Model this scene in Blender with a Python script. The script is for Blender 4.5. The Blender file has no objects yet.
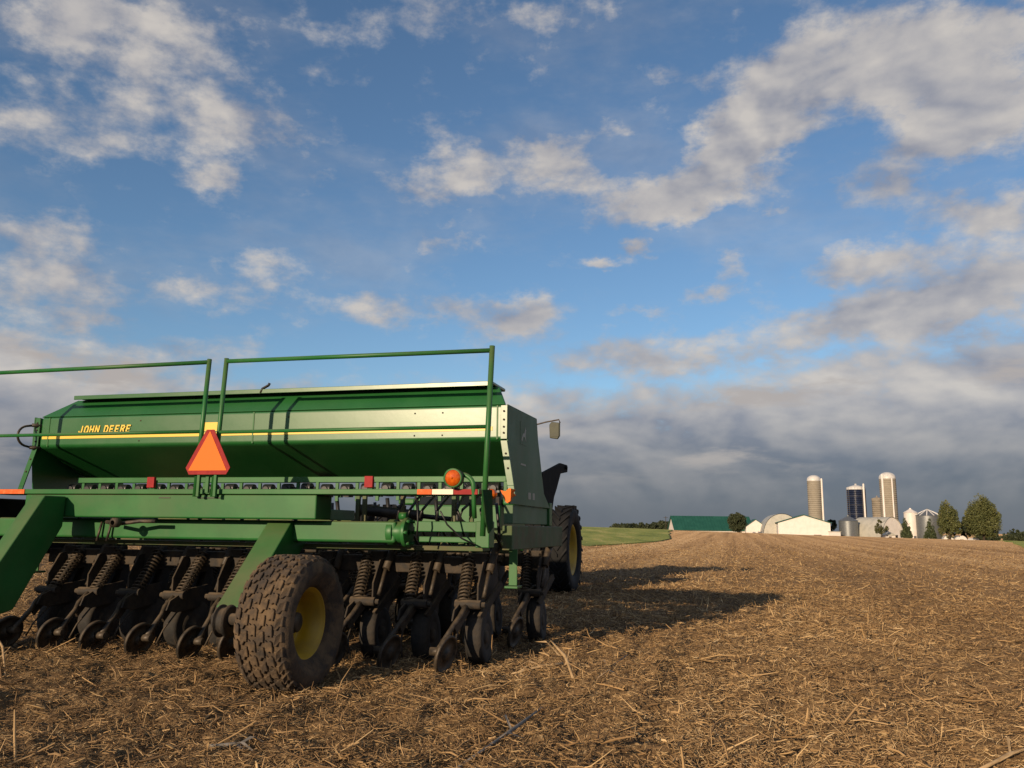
import bpy, math, random
import numpy as np
from mathutils import Vector, Matrix, Euler
R = math.radians
random.seed(7); rng = np.random.default_rng(11)
scene = bpy.context.scene
COL = scene.collection

# ------------------------------------------------------------------ camera
CAM_H = 1.088
F_PX = 820.0
PITCH, ROLL = R(9.9), R(0.7)
f_ = Vector((0, math.cos(PITCH), math.sin(PITCH)))
u_ = Vector((0, -math.sin(PITCH), math.cos(PITCH)))
r_ = Vector((1, 0, 0))
rr = r_*math.cos(ROLL) + u_*math.sin(ROLL)
uu = -r_*math.sin(ROLL) + u_*math.cos(ROLL)
cam = bpy.data.cameras.new('camera'); camo = bpy.data.objects.new('camera', cam); COL.objects.link(camo)
camo.matrix_world = Matrix(((rr.x, uu.x, -f_.x, 0), (rr.y, uu.y, -f_.y, 0), (rr.z, uu.z, -f_.z, CAM_H), (0, 0, 0, 1)))
cam.sensor_width = 36; cam.lens = F_PX/1024*36; cam.clip_start = .05; cam.clip_end = 9000
scene.camera = camo

# ------------------------------------------------------------------ light
SUN_HEAD, SUN_EL = 213.3, 14.8          # heading clockwise from +Y
SUN_STR, SKY_STR, EXPO = 5.0, 0.112, 0.0
sd = Vector((math.sin(R(SUN_HEAD))*math.cos(R(SUN_EL)), math.cos(R(SUN_HEAD))*math.cos(R(SUN_EL)), math.sin(R(SUN_EL))))
sun = bpy.data.lights.new('sun', 'SUN'); sun.energy = SUN_STR; sun.angle = R(.5); sun.color = (1, .77, .52)
suno = bpy.data.objects.new('sun', sun); COL.objects.link(suno)
suno.rotation_euler = sd.to_track_quat('Z', 'Y').to_euler()
vs = scene.view_settings
vs.view_transform = 'Standard'; vs.look = 'None'; vs.gamma = 1; vs.exposure = EXPO; vs.use_curve_mapping = False

# ------------------------------------------------------------------ node helper
class NT:
    def __init__(s, tree): s.t = tree; s.n = tree.nodes; s.l = tree.links
    def new(s, typ, **kw):
        n = s.n.new(typ)
        for k, v in kw.items(): setattr(n, k, v)
        return n
    def put(s, sock, v):
        if isinstance(v, bpy.types.NodeSocket): s.l.new(v, sock)
        elif v is not None:
            if hasattr(sock.default_value, '__len__') and len(sock.default_value) == 4 and len(v) == 3: v = (*v, 1)
            sock.default_value = v
    def math(s, op, a, b=None, c=None, clamp=False):
        n = s.new('ShaderNodeMath', operation=op, use_clamp=clamp)
        for i, v in enumerate((a, b, c)):
            if v is not None: s.put(n.inputs[i], v)
        return n.outputs[0]
    def vmath(s, op, a, b=None, c=None):
        n = s.new('ShaderNodeVectorMath', operation=op)
        for i, v in enumerate((a, b, c)):
            if v is not None: s.put(n.inputs[i], v)
        return n.outputs['Value'] if op in ('LENGTH', 'DOT_PRODUCT') else n.outputs[0]
    def mapr(s, v, a, b, c=0., d=1., smooth=True):
        n = s.new('ShaderNodeMapRange', interpolation_type='SMOOTHSTEP' if smooth else 'LINEAR')
        for i, q in enumerate((v, a, b, c, d)): s.put(n.inputs[i], q)
        return n.outputs[0]
    def noise(s, vec, scale, detail=4, rough=.55, dist=0.):
        n = s.new('ShaderNodeTexNoise')
        if vec is not None: s.put(n.inputs['Vector'], vec)
        s.put(n.inputs['Scale'], scale); s.put(n.inputs['Detail'], detail); s.put(n.inputs['Roughness'], rough); s.put(n.inputs['Distortion'], dist)
        return n
    def mix(s, f, a, b):
        n = s.new('ShaderNodeMix', data_type='RGBA'); s.put(n.inputs[0], f); s.put(n.inputs[6], a); s.put(n.inputs[7], b)
        return n.outputs[2]
    def ramp(s, f, stops):
        n = s.new('ShaderNodeValToRGB'); s.put(n.inputs[0], f)
        e = n.color_ramp.elements
        while len(e) < len(stops): e.new(.5)
        for el, (p, c) in zip(e, stops): el.position = p; el.color = (*c, 1)
        return n.outputs[0]
    def comb(s, x, y, z):
        n = s.new('ShaderNodeCombineXYZ')
        for i, v in enumerate((x, y, z)): s.put(n.inputs[i], v)
        return n.outputs[0]
    def sep(s, v):
        n = s.new('ShaderNodeSeparateXYZ'); s.put(n.inputs[0], v); return n.outputs

# ------------------------------------------------------------------ world: sky with clouds by direction
# each cloud: heading, elevation, half-length, half-height (degrees), tilt, weight
CLOUDS = [(-26.1, 30.0, 8.35, 3.26, 11, 0.85), (-30.9, 29.9, 4.88, 1.84, 14, 0.7), (-31.9, 23.7, 4.94, 2.22, 13, 0.75), (-23.1, 25.9, 6.98, 2.86, 1, 0.75), (-17.8, 26.4, 4.11, 1.56, -7, 0.45), (-27.8, 22.9, 3.67, 1.17, 11, 0.4), (-21.2, 22.2, 2.4, 1.04, 17, 0.75), (-14.1, 22.9, 2.12, 1.15, 5, 0.5), (-32.0, 17.6, 4.16, 1.52, 5, 0.85), (-30.7, 14.8, 6.32, 2.5, 8, 0.9), (-20.0, 15.3, 7.03, 1.81, 13, 0.75), (-28.7, 12.2, 2.27, 0.74, 7, 0.6), (-31.5, 10.4, 3.79, 1.49, 7, 0.6), (-20.6, 11.3, 3.85, 1.31, 4, 0.5), (-4.9, 23.6, 4.44, 1.95, 6, 1.0), (3.0, 25.3, 5.47, 1.63, 12, 0.8), (5.6, 23.5, 4.73, 1.56, -7, 0.6), (-1.1, 25.8, 3.73, 1.16, 0, 0.35), (10.3, 22.0, 4.88, 1.46, 7, 1.0), (14.6, 24.3, 5.5, 2.42, 27, 1.05), (17.8, 27.4, 4.75, 2.91, 20, 0.9), (24.0, 29.4, 7.2, 3.44, -3, 1.0), (30.5, 27.3, 6.0, 3.25, -14, 1.1), (26.9, 23.0, 4.73, 2.1, 15, 1.0), (31.4, 24.5, 4.81, 2.5, -13, 0.8), (31.2, 19.0, 4.66, 1.76, -5, 1.0), (30.0, 15.0, 7.55, 2.42, 3, 1.1), (23.8, 17.0, 4.42, 1.27, 1, 0.9), (23.0, 13.5, 6.4, 1.42, 7, 0.9), (8.9, 19.2, 1.42, 0.6, -2, 0.8), (6.8, 18.3, 1.29, 0.41, -2, 0.7), (14.3, 15.7, 2.15, 0.6, 2, 0.7), (15.6, 17.5, 1.44, 1.02, 36, 0.5), (-5.0, 19.4, 3.28, 0.68, 2, 0.5), (0.5, 14.6, 3.95, 1.32, 10, 1.0), (-6.3, 15.2, 6.11, 1.24, 4, 0.75), (9.0, 12.2, 8.78, 1.51, -2, 0.9), (9.1, 14.7, 2.79, 0.41, -2, 0.5), (-12.9, 14.5, 3.47, 1.35, 3, 0.4), (-8.1, 33.5, 9.16, 1.44, 8, 0.4), (2.2, 34.1, 6.86, 1.26, -2, 0.45), (13.0, 30.0, 3.22, 0.9, -6, 0.35), (-13.8, 30.0, 2.84, 1.83, 31, 0.3), (33.6, 29.5, 2.7, 1.3, -16, 0.8), (18.9, 21.0, 1.64, 0.57, -6, 0.45), (7.8, 27.0, 2.93, 0.63, -3, 0.3), (-4.1, 27.0, 1.87, 0.63, 2, 0.3)]
w = bpy.data.worlds.new('World'); scene.world = w; w.use_nodes = True
N = NT(w.node_tree); N.n.clear()
out = N.new('ShaderNodeOutputWorld'); bg = N.new('ShaderNodeBackground')
sky = N.new('ShaderNodeTexSky', sky_type='NISHITA', sun_disc=False)
sky.sun_elevation = R(SUN_EL); sky.sun_rotation = R(SUN_HEAD); sky.air_density = 1.0; sky.dust_density = .4; sky.ozone_density = 2.7; sky.altitude = 200
d = N.new('ShaderNodeTexCoord').outputs['Generated']
dx, dy, dz = N.sep(d)
head = N.math('MULTIPLY', N.math('ARCTAN2', dx, dy), 180/math.pi)
elev = N.math('MULTIPLY', N.math('ARCSINE', dz), 180/math.pi)
def ang(u, v, k): return N.comb(N.math('MULTIPLY', head, u), N.math('MULTIPLY', elev, v), k)
big = N.noise(ang(.055, .10, 0.), 1.5, 9, .58, .3)
big2 = N.noise(ang(.055, .10, 0.), 1.5, 4, .5, .3)
off = N.noise(N.vmath('ADD', ang(.055, .10, 0.), (-.05, -.055, 0)), 1.5, 4, .5, .3)
small = N.noise(ang(.16, .26, 5.), 1.6, 8, .62)
warp = N.noise(ang(.07, .13, 3.), 1.3, 5, .6)
wv = N.vmath('MULTIPLY', N.vmath('SUBTRACT', warp.outputs['Color'], (.5, .5, .5)), (3.0, 1.8, 0))
warp2 = N.noise(ang(.28, .5, 4.), 1.5, 6, .62)
wv = N.vmath('ADD', wv, N.vmath('MULTIPLY', N.vmath('SUBTRACT', warp2.outputs['Color'], (.5, .5, .5)), (4.2, 2.6, 0)))
ae = N.vmath('ADD', N.comb(head, elev, 0), wv)
acc = None
for (a, e, ru, rv, an, wt) in CLOUDS:
    m = N.new('ShaderNodeMapping', vector_type='TEXTURE')
    N.put(m.inputs['Vector'], ae)
    m.inputs['Location'].default_value = (a, e, 0); m.inputs['Rotation'].default_value = (0, 0, R(an)); m.inputs['Scale'].default_value = (ru*(1.45 if a > -14 else 1.6), rv*(1.65 if a > -14 else 1.45), 1)
    v = N.mapr(N.vmath('LENGTH', m.outputs[0]), 0., 1., wt*(1.2 if a > -14 else 1.05), 0.)
    acc = v if acc is None else N.math('ADD', acc, v)
# layered bank low in the sky, all the way round, deeper towards the sides
edge = N.math('ADD', 12.3, N.math('ADD', N.math('MULTIPLY', N.mapr(head, 2., 26.), 2.4), N.math('MULTIPLY', N.mapr(head, -18., -34.), 1.2)))
bank = N.math('MULTIPLY', N.mapr(N.math('SUBTRACT', edge, elev), 0., 6.5), 1.45)
elsew = N.mapr(N.math('ABSOLUTE', head), 38., 60., 0., .55)
base = N.math('ADD', N.math('ADD', acc, bank), elsew)
f1 = N.math('ADD', N.math('MULTIPLY', N.math('SUBTRACT', big.outputs[0], .5), 1.3), N.math('MULTIPLY', N.math('SUBTRACT', small.outputs[0], .5), 2.6))
dens = N.math('ADD', N.math('ADD', base, f1), N.mapr(elev, 8., 3., 0., .7))
cover = N.mapr(dens, .10, 1.25, 0., .95)
veil = N.math('MULTIPLY', N.mapr(N.noise(ang(.05, .12, 9.), 1.2, 6, .62).outputs[0], .45, .72), .26)
cover = N.math('MAXIMUM', cover, veil)
# cloud sides that face the low sun (behind, left) are warm; their far sides and thick middles stay grey
grad = N.math('SUBTRACT', big2.outputs[0], off.outputs[0])
lit = N.math('ADD', N.math('MULTIPLY', grad, 5.0), N.math('MULTIPLY', N.math('SUBTRACT', small.outputs[0], .5), 1.7))
lit = N.math('SUBTRACT', N.math('ADD', lit, .55), N.mapr(dens, .8, 3.2, 0., .42), clamp=True)
lowdark = N.mapr(elev, 9.5, 2.5)
c_shade = N.mix(lowdark, (.27, .285, .345), (.125, .143, .187))
c_lit = N.mix(lowdark, (.60, .56, .52), (.27, .265, .285))
ccol = N.mix(lit, c_shade, c_lit)
ccol = N.mix(N.mapr(elev, 3.2, .6, 0., .85), ccol, (.118, .138, .180))
strat = N.noise(ang(.05, .22, 7.), 1.7, 7, .58)
strl = N.math('MULTIPLY', N.mapr(strat.outputs[0], .53, .68), N.math('MULTIPLY', N.mapr(elev, 17., 11.), N.mapr(elev, 2.5, 5.5)))
ccol = N.mix(N.math('MULTIPLY', strl, .95), ccol, (.44, .395, .37))
skyc = N.vmath('MULTIPLY', sky.outputs[0], (.97, 1.05, 1.09))
sc_ = N.vmath('SCALE', ccol); sc_.node.inputs['Scale'].default_value = 1/SKY_STR
final = N.mix(cover, skyc, sc_)
N.put(bg.inputs[0], final); bg.inputs[1].default_value = SKY_STR
N.l.new(bg.outputs[0], out.inputs[0])
w.cycles.sampling_method = 'MANUAL'; w.cycles.sample_map_resolution = 512

# ------------------------------------------------------------------ materials
MATS = {}
def mat(name, col, rough=.6, col2=None, scale=6., dust=None, dust_amt=.0, metal=0., bump=0., bscale=40., coat=0., emit=None, top_dust=0., spec=.5, contrast=(.4, .65)):
    m = bpy.data.materials.new(name); m.use_nodes = True
    T = NT(m.node_tree); b = m.node_tree.nodes['Principled BSDF']
    tc = T.new('ShaderNodeTexCoord').outputs['Object']
    c = col
    if col2 is not None:
        c = T.mix(T.mapr(T.noise(tc, scale, 6, .6).outputs[0], *contrast), col, col2)
    rg = rough
    if dust is not None:
        nz = T.noise(tc, scale*.7, 6, .65, .4).outputs[0]
        k = T.math('MULTIPLY', T.mapr(nz, .38, .68), dust_amt)
        if top_dust:
            g = T.new('ShaderNodeNewGeometry')
            k = T.math('ADD', k, T.math('MULTIPLY', T.mapr(T.sep(g.outputs['Normal'])[2], .3, .95), T.math('MULTIPLY', nz, top_dust*2)), clamp=True)
        c = T.mix(k, c, dust)
        rg = T.math('ADD', rough, T.math('MULTIPLY', k, .45), clamp=True)
    T.put(b.inputs['Base Color'], c); T.put(b.inputs['Roughness'], rg)
    b.inputs['Metallic'].default_value = metal; b.inputs['Specular IOR Level'].default_value = spec
    b.inputs['Coat Weight'].default_value = coat; b.inputs['Coat Roughness'].default_value = .15
    if bump:
        bp = T.new('ShaderNodeBump'); bp.inputs['Strength'].default_value = bump; bp.inputs['Distance'].default_value = .01
        T.put(bp.inputs['Height'], T.noise(tc, bscale, 5, .6).outputs[0]); T.put(b.inputs['Normal'], bp.outputs[0])
    if emit:
        T.put(b.inputs['Emission Color'], emit[0]); b.inputs['Emission Strength'].default_value = emit[1]
    MATS[name] = m
    return m
DUST = (.16, .115, .07)
mat('green_paint', (.012, .115, .024), .42, (.02, .14, .032), 2.2, DUST, .15, coat=0., top_dust=.45, bump=.06, bscale=3., spec=.35)
mat('tank_green', (.012, .100, .022), .30, (.018, .118, .028), 1.4, (.06, .11, .04), .12, top_dust=.1, bump=.12, bscale=1.3, spec=.65)
mat('shade_green', (.010, .055, .016), .9, (.014, .06, .02), 8., DUST, .1, spec=.1)  # darker copy of the green, shade put into the base colour
mat('end_skylit_green', (.055, .145, .065), .55, (.08, .155, .085), 2.5, (.17, .17, .11), .4, spec=.45)  # green lightened to carry sky reflection in its base colour, with dust
mat('flat_black', (.008, .008, .008), .85, (.014, .013, .012), 10., spec=.15)
mat('tractor_rubber', (.007, .0075, .008), .75, (.012, .012, .012), 6., (.025, .021, .017), .15, bump=.3, bscale=50, spec=.3)
mat('dusty_green', (.045, .10, .03), .65, (.09, .10, .045), 5., DUST, .55, top_dust=.6)
mat('dirty_steel', (.016, .014, .012), .75, (.036, .027, .019), 9., DUST, .34, metal=.0, bump=.4, bscale=45, top_dust=.6)
mat('worn_steel', (.028, .024, .02), .5, (.07, .054, .038), 14., DUST, .38, metal=.3, bump=.2, bscale=60, top_dust=.3)
mat('black_steel', (.010, .010, .011), .5, (.02, .018, .016), 8., DUST, .15)
mat('black_plastic', (.012, .012, .013), .45, (.02, .02, .02), 10.)
mat('rubber', (.013, .0125, .012), .8, (.022, .02, .018), 6., (.06, .045, .03), .35, bump=.3, bscale=50)
mat('gauge_rubber', (.014, .013, .012), .8, (.03, .026, .022), 9., (.085, .065, .045), .45, bump=.3, bscale=60)
mat('dusty_rubber', (.034, .026, .02), .85, (.06, .042, .028), 10., (.15, .10, .055), .9, bump=.4, bscale=60)
mat('yellow_paint', (.50, .31, .012), .45, (.44, .27, .015), 4., DUST, .3)
mat('stripe_yellow', (.75, .52, .06), .4)
mat('signal_orange', (.78, .17, .022), .6, spec=.2)
mat('reflex_orange', (.70, .11, .02), .6, (.75, .17, .05), 30., spec=.2)
mat('reflex_red', (.26, .014, .017), .6, (.32, .022, .022), 20., spec=.2)
mat('reflex_white', (.80, .66, .50), .4, (.7, .6, .45), 20.)
mat('amber_lens', (.48, .075, .006), .2, (.62, .13, .01), 40.)
mat('galvanised', (.20, .21, .215), .45, (.15, .16, .165), 3., metal=.5, bump=.1)
mat('light_grey_metal', (.14, .14, .145), .5, (.09, .09, .10), 20.)
mat('glass', (.01, .013, .015), .05, spec=.8)
mat('mirror_back', (.05, .055, .03), .6, (.04, .045, .028), 12.)
mat('decal', (.30, .30, .24), .5)
mat('concrete', (.30, .26, .20), .85, (.25, .215, .165), .35, (.35, .31, .25), .4, bump=.3, bscale=6)
mat('old_concrete', (.30, .25, .19), .85, (.22, .19, .15), .4, bump=.3, bscale=6)
mat('dome_white', (.62, .60, .57), .45, (.5, .48, .46), 1.)
mat('white_panel', (.74, .68, .62), .5, (.68, .62, .56), .6)
mat('white_trim', (.75, .72, .68), .5)
mat('navy_panel', (.010, .015, .035), .25, (.014, .02, .045), .8)
mat('roof_green', (.013, .078, .058), .6, (.018, .095, .07), .4, spec=.3)
mat('arch_metal', (.46, .44, .38), .55, (.38, .37, .32), .5, bump=.1)
mat('dark_door', (.02, .02, .022), .6)
mat('bark', (.06, .045, .03), .9, (.04, .03, .02), 5.)
def leaf_mat(name, c1, c2, c3):
    m = bpy.data.materials.new(name); m.use_nodes = True
    T = NT(m.node_tree); b = m.node_tree.nodes['Principled BSDF']
    at = T.new('ShaderNodeAttribute', attribute_name='tint')
    T.put(b.inputs['Base Color'], T.ramp(at.outputs['Fac'], [(0, c1), (.5, c2), (1, c3)]))
    b.inputs['Roughness'].default_value = .7
    MATS[name] = m
leaf_mat('leaf_mid', (.05, .062, .016), (.088, .098, .026), (.135, .135, .042))
leaf_mat('leaf_dark', (.018, .028, .010), (.035, .046, .016), (.06, .066, .022))
leaf_mat('leaf_conifer', (.03, .045, .016), (.05, .068, .022), (.085, .10, .035))
leaf_mat('leaf_olive', (.05, .055, .016), (.075, .078, .022), (.10, .10, .03))

# ------------------------------------------------------------------ mesh builder
class MB:
    def __init__(s): s.v = []; s.f = []; s.sm = []
    def add(s, vs, fs, smooth=False):
        o = len(s.v); s.v += [tuple(p) for p in vs]
        for q in fs: s.f.append(tuple(i+o for i in q)); s.sm.append(smooth)
        return s
    def box(s, x0, x1, y0, y1, z0, z1, rot=None, ctr=None):
        vs = [Vector((x, y, z)) for x in (x0, x1) for y in (y0, y1) for z in (z0, z1)]
        if rot is not None:
            c = Vector(ctr) if ctr else Vector(((x0+x1)/2, (y0+y1)/2, (z0+z1)/2)); M = Euler(rot).to_matrix()
            vs = [c + M @ (p-c) for p in vs]
        return s.add(vs, [(0, 1, 3, 2), (4, 6, 7, 5), (0, 4, 5, 1), (2, 3, 7, 6), (0, 2, 6, 4), (1, 5, 7, 3)])
    def bar(s, p0, p1, w_, h_, up=(0, 0, 1)):
        p0, p1 = Vector(p0), Vector(p1); dd = (p1-p0).normalized(); sd_ = dd.cross(Vector(up))
        if sd_.length < 1e-4: sd_ = dd.cross(Vector((1, 0, 0)))
        sd_.normalize(); uq = sd_.cross(dd)
        vs = []
        for p in (p0, p1):
            for a, b in ((-1, -1), (1, -1), (1, 1), (-1, 1)): vs.append(p + sd_*a*w_/2 + uq*b*h_/2)
        return s.add(vs, [(3, 2, 1, 0), (4, 5, 6, 7), (0, 1, 5, 4), (1, 2, 6, 5), (2, 3, 7, 6), (3, 0, 4, 7)])
    def prism_yz(s, poly, x0, x1, x0b=None):
        n = len(poly); vs = [(x0, y, z) for y, z in poly] + [(x1, y, z) for y, z in poly]
        ar = sum(poly[i][0]*poly[(i+1) % n][1]-poly[(i+1) % n][0]*poly[i][1] for i in range(n))
        fs = [tuple(range(n))[::-1], tuple(range(n, 2*n))] + [(i, (i+1) % n, n+(i+1) % n, n+i) for i in range(n)]
        if (ar < 0) != (x1 < x0): fs = [q[::-1] for q in fs]
        return s.add(vs, fs)
    def prism_xz(s, poly, y0, y1):
        n = len(poly); vs = [(x, y0, z) for x, z in poly] + [(x, y1, z) for x, z in poly]
        ar = sum(poly[i][0]*poly[(i+1) % n][1]-poly[(i+1) % n][0]*poly[i][1] for i in range(n))
        fs = [tuple(range(n)), tuple(range(n, 2*n))[::-1]] + [((i+1) % n, i, n+i, n+(i+1) % n) for i in range(n)]
        if ar < 0: fs = [q[::-1] for q in fs]
        return s.add(vs, fs)
    def tube(s, pts, r, n=10, caps=True, smooth=True):
        pts = [Vector(p) for p in pts]; rs = r if isinstance(r, (list, tuple)) else [r]*len(pts)
        t0 = (pts[1]-pts[0]).normalized(); a = t0.orthogonal().normalized(); vs = []
        for i, p in enumerate(pts):
            t = ((pts[min(i+1, len(pts)-1)]-pts[max(i-1, 0)])).normalized()
            a = (a - t*a.dot(t)).normalized(); b = t.cross(a)
            for k in range(n):
                q = 2*math.pi*k/n; vs.append(p + (a*math.cos(q)+b*math.sin(q))*rs[i])
        fs = [(i*n+k, i*n+(k+1) % n, (i+1)*n+(k+1) % n, (i+1)*n+k) for i in range(len(pts)-1) for k in range(n)]
        s.add(vs, fs, smooth)
        if caps:
            m = len(pts)-1; o = len(s.v)-len(vs)
            s.f.append(tuple(o+k for k in range(n))[::-1]); s.sm.append(False)
            s.f.append(tuple(o+m*n+k for k in range(n))); s.sm.append(False)
        return s
    def lathe(s, prof, c, ax, n=32, smooth=True, a0=0., a1=2*math.pi):
        """prof: (along axis, radius) list"""
        c = Vector(c); ax = Vector(ax).normalized(); a = ax.orthogonal().normalized(); b = ax.cross(a)
        if abs(ax.z) > .99: a = Vector((1, 0, 0)); b = ax.cross(a)
        full = abs(a1-a0-2*math.pi) < 1e-6; m = n if full else n+1; vs = []
        for (t, r) in prof:
            for k in range(m):
                q = a0+(a1-a0)*k/n; vs.append(c+ax*t+(a*math.cos(q)+b*math.sin(q))*max(r, 1e-4))
        fs = []
        for i in range(len(prof)-1):
            for k in range(n):
                k2 = (k+1) % m; fs.append((i*m+k, i*m+k2, (i+1)*m+k2, (i+1)*m+k))
        return s.add(vs, fs, smooth)
    def xform(s, M):
        s.v = [tuple(M @ Vector(p)) for p in s.v]; return s
    def build(s, name, m, parent=None, bev=0., seg=2):
        me = bpy.data.meshes.new(name); me.from_pydata(s.v, [], s.f); me.polygons.foreach_set('use_smooth', s.sm); me.update()
        if isinstance(m, str): m = MATS[m]
        me.materials.append(m)
        o = bpy.data.objects.new(name, me); COL.objects.link(o)
        if parent: o.parent = parent
        if bev:
            b = o.modifiers.new('bevel', 'BEVEL'); b.width = bev; b.segments = seg; b.limit_method = 'ANGLE'; b.angle_limit = R(35); b.harden_normals = False
        return o
def tag(o, label=None, cat=None, group=None, kind=None):
    if label: o['label'] = label
    if cat: o['category'] = cat
    if group: o['group'] = group
    if kind: o['kind'] = kind
    return o
def empty(name, loc=(0, 0, 0), rz=0, parent=None):
    o = bpy.data.objects.new(name, None); COL.objects.link(o); o.location = loc; o.rotation_euler = (0, 0, rz); o.empty_display_size = .2
    if parent: o.parent = parent
    return o
def copy_tree(o, parent=None):
    c = o.copy(); COL.objects.link(c); c.parent = parent
    for ch in list(o.children): copy_tree(ch, c)
    return c
def arr_mesh(name, v, f, m, parent=None, tint=None):
    """numpy mesh; f is (n,3) or (n,4)"""
    me = bpy.data.meshes.new(name); v = np.asarray(v, np.float32); f = np.asarray(f, np.int32)
    me.vertices.add(len(v)); me.vertices.foreach_set('co', v.ravel())
    k = f.shape[1]; me.loops.add(f.size); me.loops.foreach_set('vertex_index', f.ravel())
    me.polygons.add(len(f)); me.polygons.foreach_set('loop_start', np.arange(0, f.size, k, dtype=np.int32))
    if tint is not None:
        at = me.attributes.new('tint', 'FLOAT', 'POINT'); at.data.foreach_set('value', np.asarray(tint, np.float32))
    me.update(calc_edges=True); me.validate()
    me.materials.append(MATS[m] if isinstance(m, str) else m)
    o = bpy.data.objects.new(name, me); COL.objects.link(o)
    if parent: o.parent = parent
    return o

# ------------------------------------------------------------------ terrain
def sstep(x, a, b):
    t = np.clip((x-a)/(b-a), 0, 1); return t*t*(3-2*t)
_perm = rng.random((256, 256))
def vnoise(x, y):
    xi, yi = np.floor(x).astype(int), np.floor(y).astype(int); fx, fy = x-xi, y-yi
    fx = fx*fx*(3-2*fx); fy = fy*fy*(3-2*fy)
    g = lambda a, b: _perm[a & 255, b & 255]
    return (g(xi, yi)*(1-fx)+g(xi+1, yi)*fx)*(1-fy)+(g(xi, yi+1)*(1-fx)+g(xi+1, yi+1)*fx)*fy-.5
PSI = R(15.2)
def height(x, y, fine=True):
    x = np.asarray(x, float); y = np.asarray(y, float); dd = np.hypot(x, y)
    S = sstep(y, 40, 165)
    z = S*(1.62-.0235*np.clip(x, -160, 200))
    z = z - np.clip(y-170, 0, 400)*.0035*1.0
    z = z + .10*vnoise(x*.09+5, y*.09)*sstep(dd, 14, 40)
    if fine:
        near = 1-sstep(dd, 25, 60)
        z = z + near*(.05*vnoise(x*1.3, y*1.3) + .065*vnoise(x*3.7+9, y*3.7) + .055*vnoise(x*9.1, y*9.1+4) + .03*vnoise(x*21, y*21))
        # shallow drill rows along the driving direction
        q = x*math.cos(PSI)-y*math.sin(PSI)
        z = z + near*.012*np.sin(q*2*math.pi/.38)
    return z
def terrain():
    ang = np.concatenate([np.arange(-42, 42, .16), np.arange(42, 318, 3.)]); ang = np.radians(ang)
    rad = np.concatenate([[.05, .5, 1., 1.6, 2.1], 2.5*np.exp(np.linspace(0, math.log(60/2.5), 330)), 60*np.exp(np.linspace(.02, math.log(6000/60.), 90))])
    Rg, A = np.meshgrid(rad, ang, indexing='ij'); x = Rg*np.sin(A); y = Rg*np.cos(A)
    z = height(x, y); nA = len(ang); nR = len(rad)
    v = np.stack([x, y, z], -1).reshape(-1, 3)
    i, j = np.meshgrid(np.arange(nR-1), np.arange(nA), indexing='ij'); j2 = (j+1) % nA
    f = np.stack([i*nA+j, (i+1)*nA+j, (i+1)*nA+j2, i*nA+j2], -1).reshape(-1, 4)[:, ::-1]
    return v, f
def soil_mat():
    m = bpy.data.materials.new('soil'); m.use_nodes = True; T = NT(m.node_tree); b = m.node_tree.nodes['Principled BSDF']
    g = T.new('ShaderNodeNewGeometry').outputs['Position']
    rot = T.new('ShaderNodeMapping'); rot.inputs['Rotation'].default_value = (0, 0, PSI); T.put(rot.inputs[0], g)
    q = rot.outputs[0]
    dist = T.vmath('LENGTH', g)
    far = T.mapr(dist, 14., 45.)
    # soil and chaff
    n_s = T.noise(g, 7., 8, .7).outputs[0]
    st1 = T.vmath('MULTIPLY', q, (34., 9., 20.)); st2 = T.vmath('MULTIPLY', q, (8., 30., 20.))
    ch = T.math('MAXIMUM', T.mapr(T.noise(st1, 1., 3, .6, .8).outputs[0], .50, .66), T.mapr(T.noise(st2, 1., 3, .6, .8).outputs[0], .52, .68))
    patch = T.noise(g, .55, 4, .55).outputs[0]
    soil = T.ramp(n_s, [(.3, (.07, .043, .022)), (.55, (.15, .094, .047)), (.75, (.24, .158, .08))])
    chaff = T.ramp(T.noise(g, 23., 3, .5).outputs[0], [(.3, (.26, .165, .078)), (.5, (.42, .28, .138)), (.7, (.54, .38, .20))])
    c_near = T.mix(T.math('MULTIPLY', ch, T.mapr(patch, .25, .6, .45, .9)), soil, chaff)
    # far field: streaks along the driving direction
    sx = T.vmath('MULTIPLY', q, (.9, .012, 0.)); sy = T.vmath('MULTIPLY', q, (.16, .006, 0.))
    s1 = T.noise(sx, 1., 4, .6).outputs[0]; s2 = T.noise(sy, 1., 3, .5).outputs[0]
    mot = T.noise(T.vmath('MULTIPLY', q, (2.2, .9, 1.)), 1., 8, .72).outputs[0]
    k = T.math('ADD', T.math('ADD', T.math('MULTIPLY', s1, .75), T.math('MULTIPLY', s2, .45)), T.math('MULTIPLY', mot, .4)); k = T.math('SUBTRACT', k, .28)
    c_far = T.ramp(k, [(.36, (.16, .10, .05)), (.52, (.32, .205, .105)), (.68, (.48, .335, .18))])
    hill = T.mapr(T.sep(g)[1], 42., 75.)
    c_hill = T.ramp(k, [(.36, (.21, .13, .063)), (.52, (.35, .225, .115)), (.66, (.46, .31, .17))])
    c_far = T.mix(hill, c_far, c_hill)
    T.put(b.inputs['Base Color'], T.mix(far, c_near, c_far)); b.inputs['Roughness'].default_value = .95; b.inputs['Specular IOR Level'].default_value = .15; b.inputs['Diffuse Roughness'].default_value = 1.
    bp = T.new('ShaderNodeBump'); bp.inputs['Strength'].default_value = .9; bp.inputs['Distance'].default_value = .03
    T.put(bp.inputs['Height'], T.math('ADD', T.math('MULTIPLY', n_s, .8), T.math('MULTIPLY', ch, .5)))
    bp2 = T.new('ShaderNodeBump'); bp2.inputs['Strength'].default_value = .8; bp2.inputs['Distance'].default_value = .12
    T.put(bp2.inputs['Height'], mot); T.put(bp2.inputs['Normal'], bp.outputs[0]); T.put(b.inputs['Normal'], bp2.outputs[0])
    MATS['soil'] = m
soil_mat()
tv, tf = terrain()
tag(arr_mesh('field_ground', tv, tf, 'soil'), kind='structure')

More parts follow.
